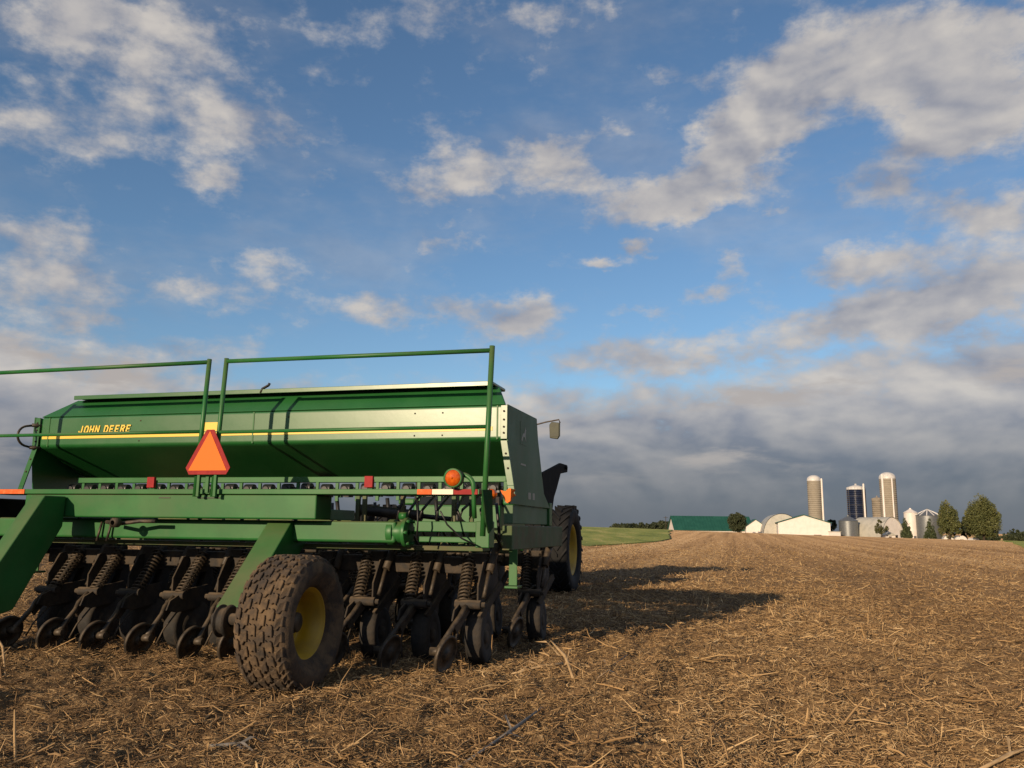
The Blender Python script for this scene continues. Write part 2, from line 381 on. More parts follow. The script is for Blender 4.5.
def grass_mat():
    m = bpy.data.materials.new('grass'); m.use_nodes = True; T = NT(m.node_tree); b = m.node_tree.nodes['Principled BSDF']
    g = T.new('ShaderNodeNewGeometry').outputs['Position']
    n_ = T.noise(T.vmath('MULTIPLY', g, (.5, .07, 1)), 1., 8, .75).outputs[0]
    T.put(b.inputs['Base Color'], T.ramp(n_, [(.34, (.07, .095, .024)), (.5, (.125, .15, .038)), (.68, (.22, .20, .08))])); b.inputs['Roughness'].default_value = .9; b.inputs['Specular IOR Level'].default_value = .2; b.inputs['Diffuse Roughness'].default_value = 1.
    bp = T.new('ShaderNodeBump'); bp.inputs['Strength'].default_value = .6; bp.inputs['Distance'].default_value = .1
    T.put(bp.inputs['Height'], T.noise(g, 5., 5, .7).outputs[0]); T.put(b.inputs['Normal'], bp.outputs[0])
    MATS['grass'] = m
grass_mat()
def grass_sheet(name, xl, xr, y0, y1, nx=40, ny=60):
    ys = np.linspace(y0, y1, ny); v = []
    for k, y in enumerate(ys):
        a, b = xl(y), xr(y)
        xs = a+(b-a)*(1-(1-np.linspace(0, 1, nx))**2.2) if b < 60 else a+(b-a)*np.linspace(0, 1, nx)**2.2; wob = .9*vnoise(np.full(nx, y*.15), xs*.02)
        for x in xs + wob: v.append((x, y))
    v = np.array(v); z = height(v[:, 0], v[:, 1], False)+.07; zz = z.reshape(ny, nx); zz[0] -= .25; zz[:, 0] -= .25; zz[:, -1] -= .25; z = zz.ravel()
    vv = np.column_stack([v, z]); f = [(i*nx+j, i*nx+j+1, (i+1)*nx+j+1, (i+1)*nx+j) for i in range(ny-1) for j in range(nx-1)]
    return arr_mesh(name, vv, f, 'grass')
tag(grass_sheet('grass_field', lambda y: -160, lambda y: 4.0+(y-48)*(8.5/18) if y < 66 else 12.5+(y-66)*.198, 47, 260), kind='structure')
tag(grass_sheet('grass_verge', lambda y: 31+(y-50)*.567 if y < 162 else 94+(y-162)*.75, lambda y: 230, 49, 210), kind='structure')

# ================================================================== farm, far off
def gz(x, y): return float(height(x, y, False))
def at(px, D): return (px-512+2.6)/832.*D
def dirz(px, py, D):
    """height of the point seen at pixel row py at distance D (used once to size the far buildings)"""
    k = (py-(526.8+.0122*(px-512)))
    return CAM_H - k/832.*D*1.0
def farm_silo(px0, px1, ytop, D, m, label, chutes=(), dome=True, group=None, roof_m='dome_white'):
    xc = at((px0+px1)/2, D); r = (px1-px0)/2/832*D; zt = dirz((px0+px1)/2, ytop, D); zb = gz(xc, D)-.5
    o = empty('silo', (xc, D, zb)); tag(o, label, 'silo', group)
    H_ = zt-zb; hd = r*.72 if dome else r*.28
    b = MB(); prof = [(0, r)]
    nb = int((H_-hd)/.76)
    for i in range(nb):       # hoop bands
        z = (i+.5)*(H_-hd)/nb; prof += [(z-.03, r), (z-.025, r+.02), (z+.025, r+.02), (z+.03, r)]
    prof += [(H_-hd, r)]
    b.lathe(prof, (0, 0, 0), (0, 0, 1), 40, True); b.build('shell', m, o)
    c = MB()
    if dome: c.lathe([(H_-hd-.5, r+.06), (H_-hd, r+.06)] + [(H_-hd+hd*math.sin(t), (r+.05)*math.cos(t)) for t in np.linspace(.02, math.pi/2, 9)], (0, 0, 0), (0, 0, 1), 32)
    else: c.lathe([(H_-hd-.9, r+.05), (H_-hd, r+.08), (H_-.1, r*.25), (H_-.1, r*.12), (H_+.5, r*.12), (H_+.5, .01)], (0, 0, 0), (0, 0, 1), 32)
    c.build('dome' if dome else 'roof', roof_m, o)
    for (t, wd, top) in chutes:    # vertical chute on the side towards us
        q = MB(); a = R(t); x_, y_ = math.sin(a)*(r+.25), -math.cos(a)*(r+.25)
        q.lathe([(0, wd/2), (H_-hd+top, wd/2), (H_-hd+top+wd*.4, .02)], (x_, y_, 0), (0, 0, 1), 12); q.build('chute', 'white_panel', o)
    if m == 'navy_panel':
        for k in range(6):
            q = MB()
            for i in range(0, 8):
                a = i*math.pi/4+.3; x_, y_ = math.cos(a)*(r+.03), math.sin(a)*(r+.03)
                q.box(x_-.06, x_+.06, y_-.06, y_+.06, k*(H_-hd)/6+.05, (k+1)*(H_-hd)/6-.05)
            q.lathe([((k+1)*(H_-hd)/6-.04, r+.06), ((k+1)*(H_-hd)/6+.04, r+.06)], (0, 0, 0), (0, 0, 1), 32)
            q.build('panel_seam', 'light_grey_metal', o)
    return o
farm_silo(808.8, 822, 475, 318, 'concrete', 'tall concrete silo with white dome behind the white gabled barn', [(62, .75, .3)])
farm_silo(848.5, 866, 485, 325, 'navy_panel', 'dark blue panelled silo with pale flat cone roof between the concrete silos', [(28, .7, 1.2)], dome=False)
farm_silo(882, 897.6, 472, 312, 'concrete', 'tallest concrete silo with white dome and two white chutes behind arched barn', [(-58, .8, 1.0), (4, .55, -.5)])
farm_silo(873, 883, 497, 330, 'old_concrete', 'short brownish concrete silo tucked left of the tallest silo', dome=False, roof_m='old_concrete')

def grain_bin(px0, px1, yeave, ytop, D, label, m='galvanised', rm='galvanised', trim=False):
    xc = at((px0+px1)/2, D); r = (px1-px0)/2/832*D; zb = gz(xc, D)-.4; ze = dirz((px0+px1)/2, yeave, D)-zb; zt = dirz((px0+px1)/2, ytop, D)-zb
    o = empty('grain_bin', (xc, D, zb)); tag(o, label, 'grain bin')
    b = MB(); prof = []
    n = int(ze/.22)
    for i in range(n+1): prof.append((i*ze/n, r+(.035 if i % 2 else 0)))
    b.lathe(prof, (0, 0, 0), (0, 0, 1), 48); b.build('wall', m, o)
    c = MB(); c.lathe([(ze-.08, r+.25), (ze, r+.2), (zt-.25, .5), (zt-.2, .35), (zt+.15, .35), (zt+.2, .02)], (0, 0, 0), (0, 0, 1), 32, False)
    rf = c.build('roof', rm, o)
    if trim:
        q = MB()
        for i in range(12):
            a = i*math.pi/6; q.bar((math.cos(a)*(r+.22), math.sin(a)*(r+.22), ze+.05), (math.cos(a)*.5, math.sin(a)*.5, zt-.2), .28, .12)
        q.build('roof_rib', 'white_trim', rf)
    d_ = MB(); d_.box(-.45, .45, -r-.08, -r+.1, .5, 2.4); d_.build('door', 'light_grey_metal', o)
    return o
grain_bin(838.8, 856.8, 520.5, 515.5, 296, 'small corrugated grain bin with low cone roof left of the arched barn')
grain_bin(915.5, 940, 515.5, 509, 300, 'wide corrugated grain bin with white ribbed cone roof behind the young trees', trim=True)
grain_bin(904.5, 917, 512.5, 508.5, 302, 'narrow white smooth bin beside the wide ribbed grain bin', 'white_panel', 'white_panel')

def gable_barn(px0, px1, yeave, yapex, D, depth, label, wm, rm, yaw=0.):
    xc = at((px0+px1)/2, D); hw = (px1-px0)/2/832*D; zb = gz(xc, D)-.5; ze = dirz((px0+px1)/2, yeave, D)-zb; za = dirz((px0+px1)/2, yapex, D)-zb
    o = empty('barn', (xc, D, zb), yaw); tag(o, label, 'barn')
    b = MB(); b.prism_xz([(-hw, 0), (hw, 0), (hw, ze), (0, za), (-hw, ze)], 0, depth); b.build('wall', wm, o)
    r_b = MB(); t = .25
    for s in (-1, 1):
        p = [(s*(hw+.5), ze-.35), (0, za+.02), (0, za+t+.02), (s*(hw+.5), ze-.35+t)]
        r_b.prism_xz(p, -.5, depth+.5)
    r_b.build('roof', rm, o)
    return o, hw, ze, za
gb, hw, ze, za = gable_barn(778.5, 828, 522, 515, 292, 26, 'white gabled barn with thin green roof edge in front of the silo', 'white_panel', 'roof_green', R(-15))
q = MB(); q.box(-hw*.05+3.6, 5.6, -.12, .1, 0, 1.5); q.build('door', 'dark_door', gb)
# long barn, its long roof side to us
D = 330; xl, xr = at(674, D), at(752, D); zb = gz((xl+xr)/2, D)-.5; ze = dirz(712, 529.3, D)-zb; zr = dirz(712, 516.5, D)-zb
lb = empty('long_barn', ((xl+xr)/2, D, zb)); tag(lb, 'long low barn with wide dark green metal roof at the left of the farmyard', 'barn')
L = (xr-xl)/2; Wd = 13.
MB().prism_yz([(0, 0), (Wd, 0), (Wd, ze), (Wd/2, zr), (0, ze)], -L, L).build('wall', 'white_panel', lb)
q = MB()
for s in (0, 1):
    y0, y1 = (-.6, Wd/2) if s == 0 else (Wd+.6, Wd/2)
    q.prism_yz([(y0, ze-.4), (y1, zr+.02), (y1, zr+.3), (y0, ze-.12)], -L-.5, L+.5)
rf = q.build('roof', 'roof_green', lb)
q = MB()
for i in range(int(2*L/1.2)):
    x = -L-.4+i*1.2; q.bar((x, -.6, ze-.1), (x, Wd/2, zr+.33), .08, .08)
q.build('roof_seam', 'roof_green', rf)
for i in range(9):
    q = MB(); x = -L+2+i*(2*L-4)/8; q.box(x-.9, x+.9, -.06, .05, ze-2.0, ze-.9); q.build('window', 'dark_door', lb)
# small annex with a white gable right of the long barn
ax, _, _, _ = gable_barn(745.5, 764, 526, 519.5, 322, 14, 'small white shed with green roof joined right of the long barn', 'white_panel', 'roof_green', yaw=R(-12))

def arch_barn(px0, px1, ytop, D, depth, label, front_m, yaw):
    xc = at((px0+px1)/2, D); hw = (px1-px0)/2/832*D; zb = gz(xc, D)-.5; zt = dirz((px0+px1)/2, ytop, D)-zb
    o = empty('arched_barn', (xc, D, zb), yaw); tag(o, label, 'barn')
    arc = [(hw*math.cos(t), zt*math.sin(t)**.85) for t in np.linspace(0, math.pi, 25)]
    inn = [(hw*.985*math.cos(t), zt*.985*math.sin(t)**.85) for t in np.linspace(0, math.pi, 25)]
    q = MB()
    nseg = int(depth/.6)
    for i in range(24):
        a, b = arc[i], arc[i+1]
        vs = []
        for k in range(nseg+1):
            y = -.3+k*(depth+.3)/nseg; s_ = 1.0 if k % 2 else 1.006
            vs += [(a[0]*s_, y, a[1]*s_), (b[0]*s_, y, b[1]*s_)]
        q.add(vs, [(2*k, 2*k+1, 2*k+3, 2*k+2) for k in range(nseg)], True)
    q.build('roof', 'arch_metal', o)
    MB().prism_xz(inn, 0, .25).build('end_wall', front_m, o); MB().prism_xz(inn, depth-.25, depth).build('end_wall', front_m, o)
    return o, hw, zt
ab1, hw1, zt1 = arch_barn(763, 800, 513.5, 306, 22, 'grey arched metal barn half hidden behind the white gabled barn', 'arch_metal', R(-12))
ab2, hw2, zt2 = arch_barn(877, 906, 517, 288, 14, 'pale arched barn with white end wall below the tallest silo', 'white_panel', R(22))
q = MB(); q.box(-2.4, -.9, -.1, .1, .3, 2.6); q.build('door', 'dark_door', ab2)
q = MB(); q.box(1.2, 2.2, -.1, .1, 1.2, 2.4); q.build('window', 'dark_door', ab2)

# calf hutches and low white sheds along the yard
for i, (px, D, w_, h_, lab) in enumerate([(946, 285, 3.4, 2.6, 'white rounded calf hutch in front of the tall oval tree'), (958, 284, 4.2, 2.6, 'widest white rounded calf hutch right of the oval tree'), (972, 286, 3.2, 2.0, 'low white calf hutch under the largest tree')]):
    x = at(px, D); z = gz(x, D)-.1; o = empty('calf_hutch', (x, D, z), R(10*i-10)); tag(o, lab, 'calf hutch', 'white calf hutches by the trees')
    arc = [(w_/2*math.cos(t), h_*math.sin(t)**.8) for t in np.linspace(0, math.pi, 15)]
    MB().prism_xz(arc, -1.3, 1.3).build('shell', 'white_trim', o)
    MB().box(-.6, .6, -1.34, -1.25, .1, 1.3).build('opening', 'dark_door', o)
x = at(834, 289); o = empty('low_shed', (x, 289, gz(x, 289)-.2)); tag(o, 'low white shed wall between the gabled barn and the small bin', 'shed')
MB().box(-1.9, 1.9, 0, 3, 0, 2.4).build('wall', 'white_panel', o); MB().box(-2.1, 2.1, -.2, 3.2, 2.41, 2.6).build('roof', 'arch_metal', o)
x = at(889, 279); o = empty('milk_house', (x, 279, gz(x, 279)-.2)); tag(o, 'little white hut with dark doorway before the pale arched barn', 'hut')
MB().box(-1.7, 1.7, 0, 3, 0, 1.9).build('wall', 'white_panel', o); MB().prism_xz([(-2, 1.85), (2, 1.85), (0, 2.9)], -.3, 3.3).build('roof', 'arch_metal', o); MB().box(-.5, .4, -.06, .05, 0, 1.5).build('door', 'dark_door', o)
x = at(665, 300); pz = gz(x, 300); o = empty('utility_pole', (x, 300, pz)); tag(o, 'thin grey utility pole left of the long green roof', 'pole')
MB().tube([(0, 0, -.3), (0, 0, 5.8)], .10, 8).build('post', 'bark', o); MB().box(-.8, .8, -.05, .05, 5.3, 5.42).build('crossarm', 'bark', o)

# ------------------------------------------------------------------ trees
def leaf_cloud(cx, cy, cz, rx, ry, rz, n, size, shape):
    """leaf-sized faces spread through a crown made of many clumps"""
    n = int(n*3.4); size *= .66; nc = max(20, n//110); P = []
    k = 0
    while k < nc:
        p = rng.uniform(-1, 1, 3)
        if shape == 'cone': lim = (1-(p[2]+1)/2)*.95+.06; ok = math.hypot(p[0], p[1]) < lim
        elif shape == 'egg': ok = (p[0]**2+p[1]**2)/(1-.45*p[2])**2*1.2+p[2]**2 < 1
        else: ok = p @ p < 1
        if ok: P.append(p); k += 1
    P = np.array(P); cr = rng.uniform(.14, .30, nc)
    idx = rng.integers(0, nc, n); dd = rng.normal(0, 1, (n, 3)); dd /= np.linalg.norm(dd, axis=1)[:, None]
    c = P[idx]+dd*(cr[idx]*rng.uniform(.3, 1.0, n)**.5)[:, None]
    c = c*np.array([rx, ry, rz])+np.array([cx, cy, cz])
    a = rng.normal(0, 1, (n, 3)); a /= np.linalg.norm(a, axis=1)[:, None]
    b = np.cross(a, rng.normal(0, 1, (n, 3))); b /= np.linalg.norm(b, axis=1)[:, None]
    s = (size*rng.uniform(.6, 1.4, n))[:, None]
    v = np.stack([c-a*s*.9, c+b*s*.45, c+a*s*.9, c-b*s*.45], 1).reshape(-1, 3); f = np.arange(4*n).reshape(-1, 4)
    tint = np.repeat(np.clip(.5+.22*rng.normal(0, 1, nc)[idx]+.12*rng.normal(0, 1, n), 0, 1), 4)
    return v, f, tint
def tree(px0, px1, ytop, ybot, D, lm, label, shape='ball', trunk=.16, n=2600, size=.42):
    xc = at((px0+px1)/2, D); w_ = (px1-px0)/832*D; zt = dirz((px0+px1)/2, ytop, D); zb = gz(xc, D); H_ = zt-zb
    o = empty('tree', (xc, D, zb)); tag(o, label, 'tree', 'trees around the farmyard')
    t0 = H_*trunk
    t = MB(); r0 = max(.1, H_*.022)
    t.tube([(0, 0, -.2), (.03, 0, H_*.25), (.1, .05, H_*.55), (.05, 0, H_*.85)], [r0*1.3, r0, r0*.6, r0*.15], 8)
    for i in range(7):
        a = i*2.4; z = H_*(trunk+.08+.09*i)
        if z < H_*.85: t.tube([(.04, 0, z), (math.cos(a)*w_*.2, math.sin(a)*w_*.2, z+H_*.07), (math.cos(a)*w_*.36, math.sin(a)*w_*.36, z+H_*.15)], [r0*.45, r0*.3, r0*.1], 5)
    t.build('trunk', 'bark', o)
    v, f, ti = leaf_cloud(0, 0, (t0+H_)/2, w_/2*.86, w_/2*.86, (H_-t0)/2*.9, n, size, shape)
    arr_mesh('crown', v, f, lm, o, ti)
    return o
tree(726.5, 746.5, 512, 531, 300, 'leaf_dark', 'round dark tree standing in front of the long green roof', 'ball', .10, 5200, .34)
tree(873, 887.5, 517, 538, 276, 'leaf_olive', 'small thin leafed tree before the pale arched barn', 'egg', .20, 900, .28)
tree(898, 912, 516, 539, 275, 'leaf_conifer', 'narrow young tree before the narrow white bin', 'cone', .06, 2200, .30)
tree(922.5, 936, 516, 539, 274, 'leaf_conifer', 'young pointed tree before the wide ribbed grain bin', 'cone', .08, 2000, .30)
tree(936, 960, 500, 539, 282, 'leaf_mid', 'tall oval tree at the right end of the grain bins', 'egg', .10, 3600, .42)
tree(957, 974, 515, 539, 292, 'leaf_dark', 'dark shorter tree wedged between the two tall trees', 'ball', .12, 1700, .42)
tree(964, 1001, 494, 540, 280, 'leaf_mid', 'largest broad tree at the right end of the farmyard', 'egg', .12, 6500, .45)
tree(824, 838, 519, 536, 335, 'leaf_dark', 'dark tree peeping out between white barn and small bin', 'ball', .1, 900, .5)

# far woods
def woods(name, x0, x1, D, h, n):
    xs = rng.uniform(x0, x1, n); ys = D+rng.uniform(-25, 25, n)
    V = []; Fq = []; Tt = []; o = 0
    for x, y in zip(xs, ys):
        hh = h*rng.uniform(.65, 1.1)*(1+.25*math.sin(x*.05)); zb = gz(x, y)-1
        v, f, ti = leaf_cloud(x, y, zb+hh*.5, hh*.42, hh*.42, hh*.52, 130, 1.5, 'ball')
        V.append(v); Fq.append(f+o); Tt.append(ti*.8); o += len(v)
    return tag(arr_mesh(name, np.concatenate(V), np.concatenate(Fq), 'leaf_dark', None, np.concatenate(Tt)), kind='stuff')
woods('distant_woods', at(612, 700), at(674, 700), 700, 10, 190)
woods('distant_woods', at(985, 620), at(1120, 620), 620, 8, 170)
woods('distant_woods', at(-60, 760), at(500, 760), 760, 6, 240)

# ================================================================== seed drill
OX, OY = -2.3173, 7.3238
drill = empty('seed_drill', (OX, OY, 0), -PSI)
tag(drill, 'green towed seed drill with long hopper, railings and rows of soil openers', 'seed drill')
dr = drill
# hopper
prof = [(0, 2.085), (0, 1.80), (.03, 1.782), (.60, 1.548), (.64, 1.53), (.80, 1.53), (1.02, 1.80), (1.02, 2.085)]
MBh = MB(); MBh.prism_yz(prof, -2.34, 2.35); hop = MBh.build('hopper', 'tank_green', dr, .022, 4)
b = MB(); lo = [(-2.36, 0.003), (2.352, 0.003), (2.20, .60), (-2.36, .60)]; hi = [(-2.08, .15), (2.25, .15), (2.17, .42), (-2.08, .42)]
vs_ = [(x, y, 2.087) for x, y in lo]+[(x, y, 2.268) for x, y in hi]
b.add(vs_, [(3, 2, 1, 0), (4, 5, 6, 7), (0, 1, 5, 4), (1, 2, 6, 5), (2, 3, 7, 6), (3, 0, 4, 7)]); b.build('hopper_top', 'tank_green', dr, .012, 3)
lid = MB().box(-2.03, 2.215, .06, .47, 2.272, 2.30).build('lid', 'tank_green', dr, .008)
MB().box(-2.03, 2.215, .045, .058, 2.258, 2.297).build('lid_lip', 'tank_green', lid, .003)
MB().tube([(.02, .05, 2.262), (.035, .05, 2.30), (.065, .10, 2.34), (.075, .10, 2.36)], .012, 8).build('latch', 'worn_steel', lid)
# seams and rivets of the hopper
q = MB()
for x in (-2.24, .0, 2.28): MB().box(x-.006, x+.006, -.005, .004, 1.80, 2.08).build('seam', 'green_paint', hop)
q = MB()
for x in (-1.2, .35, 1.55, 1.8):
    for z in (1.84, 2.03): q.lathe([(0, .008), (.006, .006), (.007, .001)], (x, -.0, z), (0, -1, 0), 8)
q.build('rivet', 'worn_steel', hop)
MB().box(-2.31, 2.24, -.004, .002, 1.872, 1.906).build('stripe', 'stripe_yellow', hop)
# lettering
GLY = {'J': [((.55, 1), (.55, .2)), ((.55, .2), (.4, 0)), ((.4, 0), (.15, 0)), ((.15, 0), (0, .2))], 'O': [((0, .2), (0, .8)), ((0, .8), (.2, 1)), ((.2, 1), (.5, 1)), ((.5, 1), (.7, .8)), ((.7, .8), (.7, .2)), ((.7, .2), (.5, 0)), ((.5, 0), (.2, 0)), ((.2, 0), (0, .2))],
  'H': [((0, 0), (0, 1)), ((.68, 0), (.68, 1)), ((0, .5), (.68, .5))], 'N': [((0, 0), (0, 1)), ((0, 1), (.68, 0)), ((.68, 0), (.68, 1))], 'D': [((0, 0), (0, 1)), ((0, 1), (.45, 1)), ((.45, 1), (.68, .75)), ((.68, .75), (.68, .25)), ((.68, .25), (.45, 0)), ((.45, 0), (0, 0))],
  'E': [((0, 0), (0, 1)), ((0, 1), (.6, 1)), ((0, .5), (.5, .5)), ((0, 0), (.6, 0))], 'R': [((0, 0), (0, 1)), ((0, 1), (.5, 1)), ((.5, 1), (.66, .8)), ((.66, .8), (.5, .5)), ((.5, .5), (0, .5)), ((.35, .5), (.68, 0))]}
def letters(word, x, z, h, wd, step, st, y, yy):
    q = MB(); k = 0
    for ch in word:
        if ch == ' ': x += step*.62; continue
        for (a, b) in GLY[ch]:
            p0 = Vector((x+a[0]*wd+a[1]*.012, y-.00012*k, z+a[1]*h)); p1 = Vector((x+b[0]*wd+b[1]*.012, y-.00012*k, z+b[1]*h)); k += 1
            d_ = (p1-p0).normalized()*st*.45; q.bar(p0-d_, p1+d_, .0012, st)
        x += step
    return q
letters('JOHN DEERE', -1.885, 1.926, .060, .052, .0625, .014, -.005, 0).build('lettering', 'stripe_yellow', hop)
# end panels
def end_panel(x0, x1):
    poly = [(.0, 2.088), (1.02, 2.10), (1.08, 1.9), (1.34, 1.41), (1.62, 1.275), (.10, 1.275), (.06, 1.42), (.005, 1.78)]
    return MB().prism_yz(poly, x0, x1).build('end_panel', 'end_skylit_green', dr, .004)
ep = end_panel(2.358, 2.372)
for x0, x1, s in ((2.312, 2.368, 1), (-2.40, -2.345, -1)):
    p = []
    fl = MB()
    pts = [(2.08, -.012), (1.80, -.012), (1.42, -.012), (1.335, -.012)]
    dxs = [0, 0, .062, .076] if s > 0 else [0, .0, -.115, -.14]
    for i in range(3):
        (z0, y0), (z1, y1) = pts[i], pts[i+1]; a, c = dxs[i], dxs[i+1]
        if i == 1: z0 -= .012
        vs_ = [(x0+a, y0, z0), (x1+a, y0, z0), (x1+c, y1, z1), (x0+c, y1, z1)]
        vs_ += [(x, y+.012, z) for x, y, z in vs_]
        fl.add(vs_, [(0, 1, 2, 3), (7, 6, 5, 4), (0, 4, 5, 1), (1, 5, 6, 2), (2, 6, 7, 3), (3, 7, 4, 0)])
    fl.build('edge_flange', 'tank_green', dr, .002)
    bl = MB()
    for z, y in ((2.03, -.012), (1.96, -.012), (1.90, -.012), (1.85, -.012), (1.68, -.012), (1.56, -.012)):
        t_ = s*(.062 if s > 0 else .115)*max(0, (1.80-z)/.38)
        bl.lathe([(0, .009), (.006, .009), (.007, .001)], ((x0+x1)/2+t_, y, z), (0, -1, 0), 8)
    bl.build('flange_bolt', 'dirty_steel', dr)
epl = MB().prism_yz([(.0, 2.088), (1.02, 2.10), (1.08, 1.9), (1.34, 1.41), (1.5, 1.285), (.10, 1.285), (.06, 1.42), (.005, 1.78)], -2.43, -2.418).build('end_panel', 'tank_green', dr, .004)
# small badge on the end panel: frame with a leaping deer
bd = MB(); bd.prism_yz([(.40, 1.80), (.62, 1.80), (.62, 2.0), (.40, 2.0)], 2.3725, 2.3745); bd = bd.build('badge', 'end_skylit_green', ep)
deer = [(.43, 1.84), (.47, 1.885), (.49, 1.90), (.53, 1.905), (.555, 1.94), (.565, 1.97), (.575, 1.945), (.60, 1.935), (.58, 1.925), (.57, 1.89), (.585, 1.85), (.60, 1.835), (.575, 1.84), (.55, 1.87), (.50, 1.875), (.475, 1.85), (.45, 1.82)]
MB().prism_yz(deer, 2.3748, 2.377).build('badge_figure', 'decal', bd)
MB().prism_yz([(.42, 1.62), (.60, 1.62), (.60, 1.635), (.42, 1.635)], 2.3725, 2.375).build('decal_line', 'decal', ep)
MB().box(2.3725, 2.3745, .70, .80, 1.335, 1.395).build('decal_plate', 'decal', ep); MB().box(2.3725, 2.3745, .86, .95, 1.335, 1.395).build('decal_plate', 'decal', ep)
# loop handle on the left end
pts = [(-2.40, -.03, 2.005)]+[(-2.40-.02, -.06-.12*math.sin(t), 1.897+0.098*math.cos(t)) for t in np.linspace(.25, math.pi-.25, 11)]+[(-2.40, -.03, 1.79)]
MB().tube(pts, .011, 8).tube([(-2.40, -.05, 2.005), (-2.34, .02, 2.005)], .018, 8).tube([(-2.40, -.05, 1.79), (-2.34, .02, 1.79)], .018, 8).build('grab_handle', 'worn_steel', dr)
# hopper rail, seed meters under the hopper
MB().box(-2.05, 2.30, .22, .30, 1.462, 1.512).build('hopper_rail', 'green_paint', dr, .004)
m0 = MB(); m0.tube([(-.045, .20, 1.405), (.045, .20, 1.405)], .046, 14).tube([(0, .14, 1.40), (0, .30, 1.40)], .030, 12).tube([(-.07, .22, 1.405), (.07, .22, 1.405)], .016, 8).box(-.025, .03, .18, .27, 1.335, 1.37)
m0 = m0.build('seed_meter', 'black_plastic', dr, .003)
MB().box(.074, .104, .21, .23, 1.30, 1.46).box(.060, .118, .235, .28, 1.335, 1.36).build('bracket', 'green_paint', m0, .002)
MB().box(-.052, -.028, .135, .19, 1.375, 1.40).box(.03, .055, .15, .19, 1.365, 1.385).build('feed_gate', 'light_grey_metal', m0, .002)
METERS = [m0]
for i in range(1, 23): METERS.append(copy_tree(m0, dr))
for i, o in enumerate(METERS): o.location.x = -2.06+i*.194; o.location.z = random.uniform(-.006, .006)
for x in (-.69, 1.345):
    MB().box(x-.036, x+.036, -.43, -.40, 1.385, 1.475).build('reflector', 'reflex_red', dr, .003)
    MB().box(x-.02, x+.02, -.399, -.36, 1.36, 1.45).build('reflector_bracket', 'green_paint', dr)
# walkway with its edge
MB().box(-2.27, 2.335, -.64, -.30, 1.322, 1.362).build('walkway', 'green_paint', dr, .004)
for x0, sgn in ((1.845, 1), (-2.27, -1)):
    cs = [('reflex_orange', .12), ('reflex_white', .17), ('reflex_red', .19)]
    if sgn < 0: cs = [('reflex_red', .04), ('reflex_red', .14), ('reflex_orange', .30)]
    x = x0
    for m_, l_ in cs:
        MB().box(x+.002, x+l_-.002, -.646, -.641, 1.322, 1.36).build('reflective_strip', m_, dr); x += l_
# rails
def railing(xa, xb, tilt, zm):
    q = MB(); P = lambda x, z: (x+tilt*(z-1.36), -.66, z)
    q.tube([P(xa, 1.30), P(xa, 2.435)], .019, 10); q.tube([P(xb, 1.02), P(xb, 2.435)], .021, 10)
    q.tube([P(xa, 2.41), P(xb, 2.40)], .018, 10); q.tube([P(xa, zm), P(xb, zm)], .015, 10)
    return q.build('railing', 'green_paint', dr)
railing(.095, 2.385, .035, 1.822); railing(-.068, -2.36, .035, 1.830)
MB().box(-.045, .09, -.657, -.65, 1.832, 1.905).build('decal_plate', 'stripe_yellow', dr)
# slow-vehicle triangle
tri = lambda h_, cut: [(-h_*.577+cut*.0, 0)]
def smv(poly, y, t, nm, m_, par): return MB().prism_xz(poly, y, y+t).build(nm, m_, par)
cx, z0 = .068, 1.475
outer = [(cx-.172, z0), (cx+.172, z0), (cx+.205, z0+.055), (cx+.035, z0+.362), (cx-.035, z0+.362), (cx-.205, z0+.055)]
inner = [(cx-.176, z0+.032), (cx+.176, z0+.032), (cx, z0+.350)]
sm_ = smv(outer, -.715, .006, 'warning_triangle', 'reflex_red', dr); smv(inner, -.7185, .003, 'triangle_centre', 'signal_orange', sm_)
MB().box(cx-.10, cx-.075, -.705, -.68, 1.30, 1.52).box(cx+.055, cx+.08, -.705, -.68, 1.30, 1.52).box(cx-.03, cx+.0, -.69, -.67, 1.33, 1.46).build('triangle_bracket', 'green_paint', dr, .002)
# frame
MB().box(-1.80, 1.0, -.62, -.36, 1.128, 1.318).build('rear_beam', 'green_paint', dr, .012, 3)
q = MB()
for x in (-.35, .02, .12): q.box(x-.09, x+.02, -.624, -.618, 1.288, 1.296)
q.build('beam_slot', 'black_steel', dr)
rk = MB().box(-2.25, 1.60, -.45, -.28, .955, 1.120).build('rockshaft', 'green_paint', dr, .02, 3)
MB().lathe([(0, .07), (.0, .10), (.05, .10), (.05, .085), (.13, .085), (.13, .115), (.16, .115), (.16, .02)], (1.52, -.37, 1.037), (1, 0, 0), 28).build('bearing', 'green_paint', rk, .003)
q = MB()
for a in range(6): MB().tube([(1.66, -.37+0.098*math.cos(a*1.047), 1.037+0.098*math.sin(a*1.047)), (1.705, -.37+0.098*math.cos(a*1.047), 1.037+0.098*math.sin(a*1.047))], .014, 8).build('bearing_bolt', 'green_paint', rk)
q.tube([(1.60, -.37, 1.165), (1.66, -.37, 1.165)], .03, 12); q.build('bearing_pin', 'green_paint', rk)
MB().box(1.72, 2.30, -.36, -.24, 1.045, 1.125).box(1.76, 2.28, -.36, -.26, .965, 1.008).build('rear_crossbar', 'green_paint', dr, .006)
MB().box(2.235, 2.345, -.40, -.26, .93, 1.13).build('corner_post', 'green_paint', dr, .006)
MB().box(-2.32, 2.32, .55, .66, .86, .96).build('frame_crossbar', 'dusty_green', dr, .006)
MB().box(-2.25, 2.25, -.25, -.05, .90, .935).build('frame_plate', 'dusty_green', dr, .003)
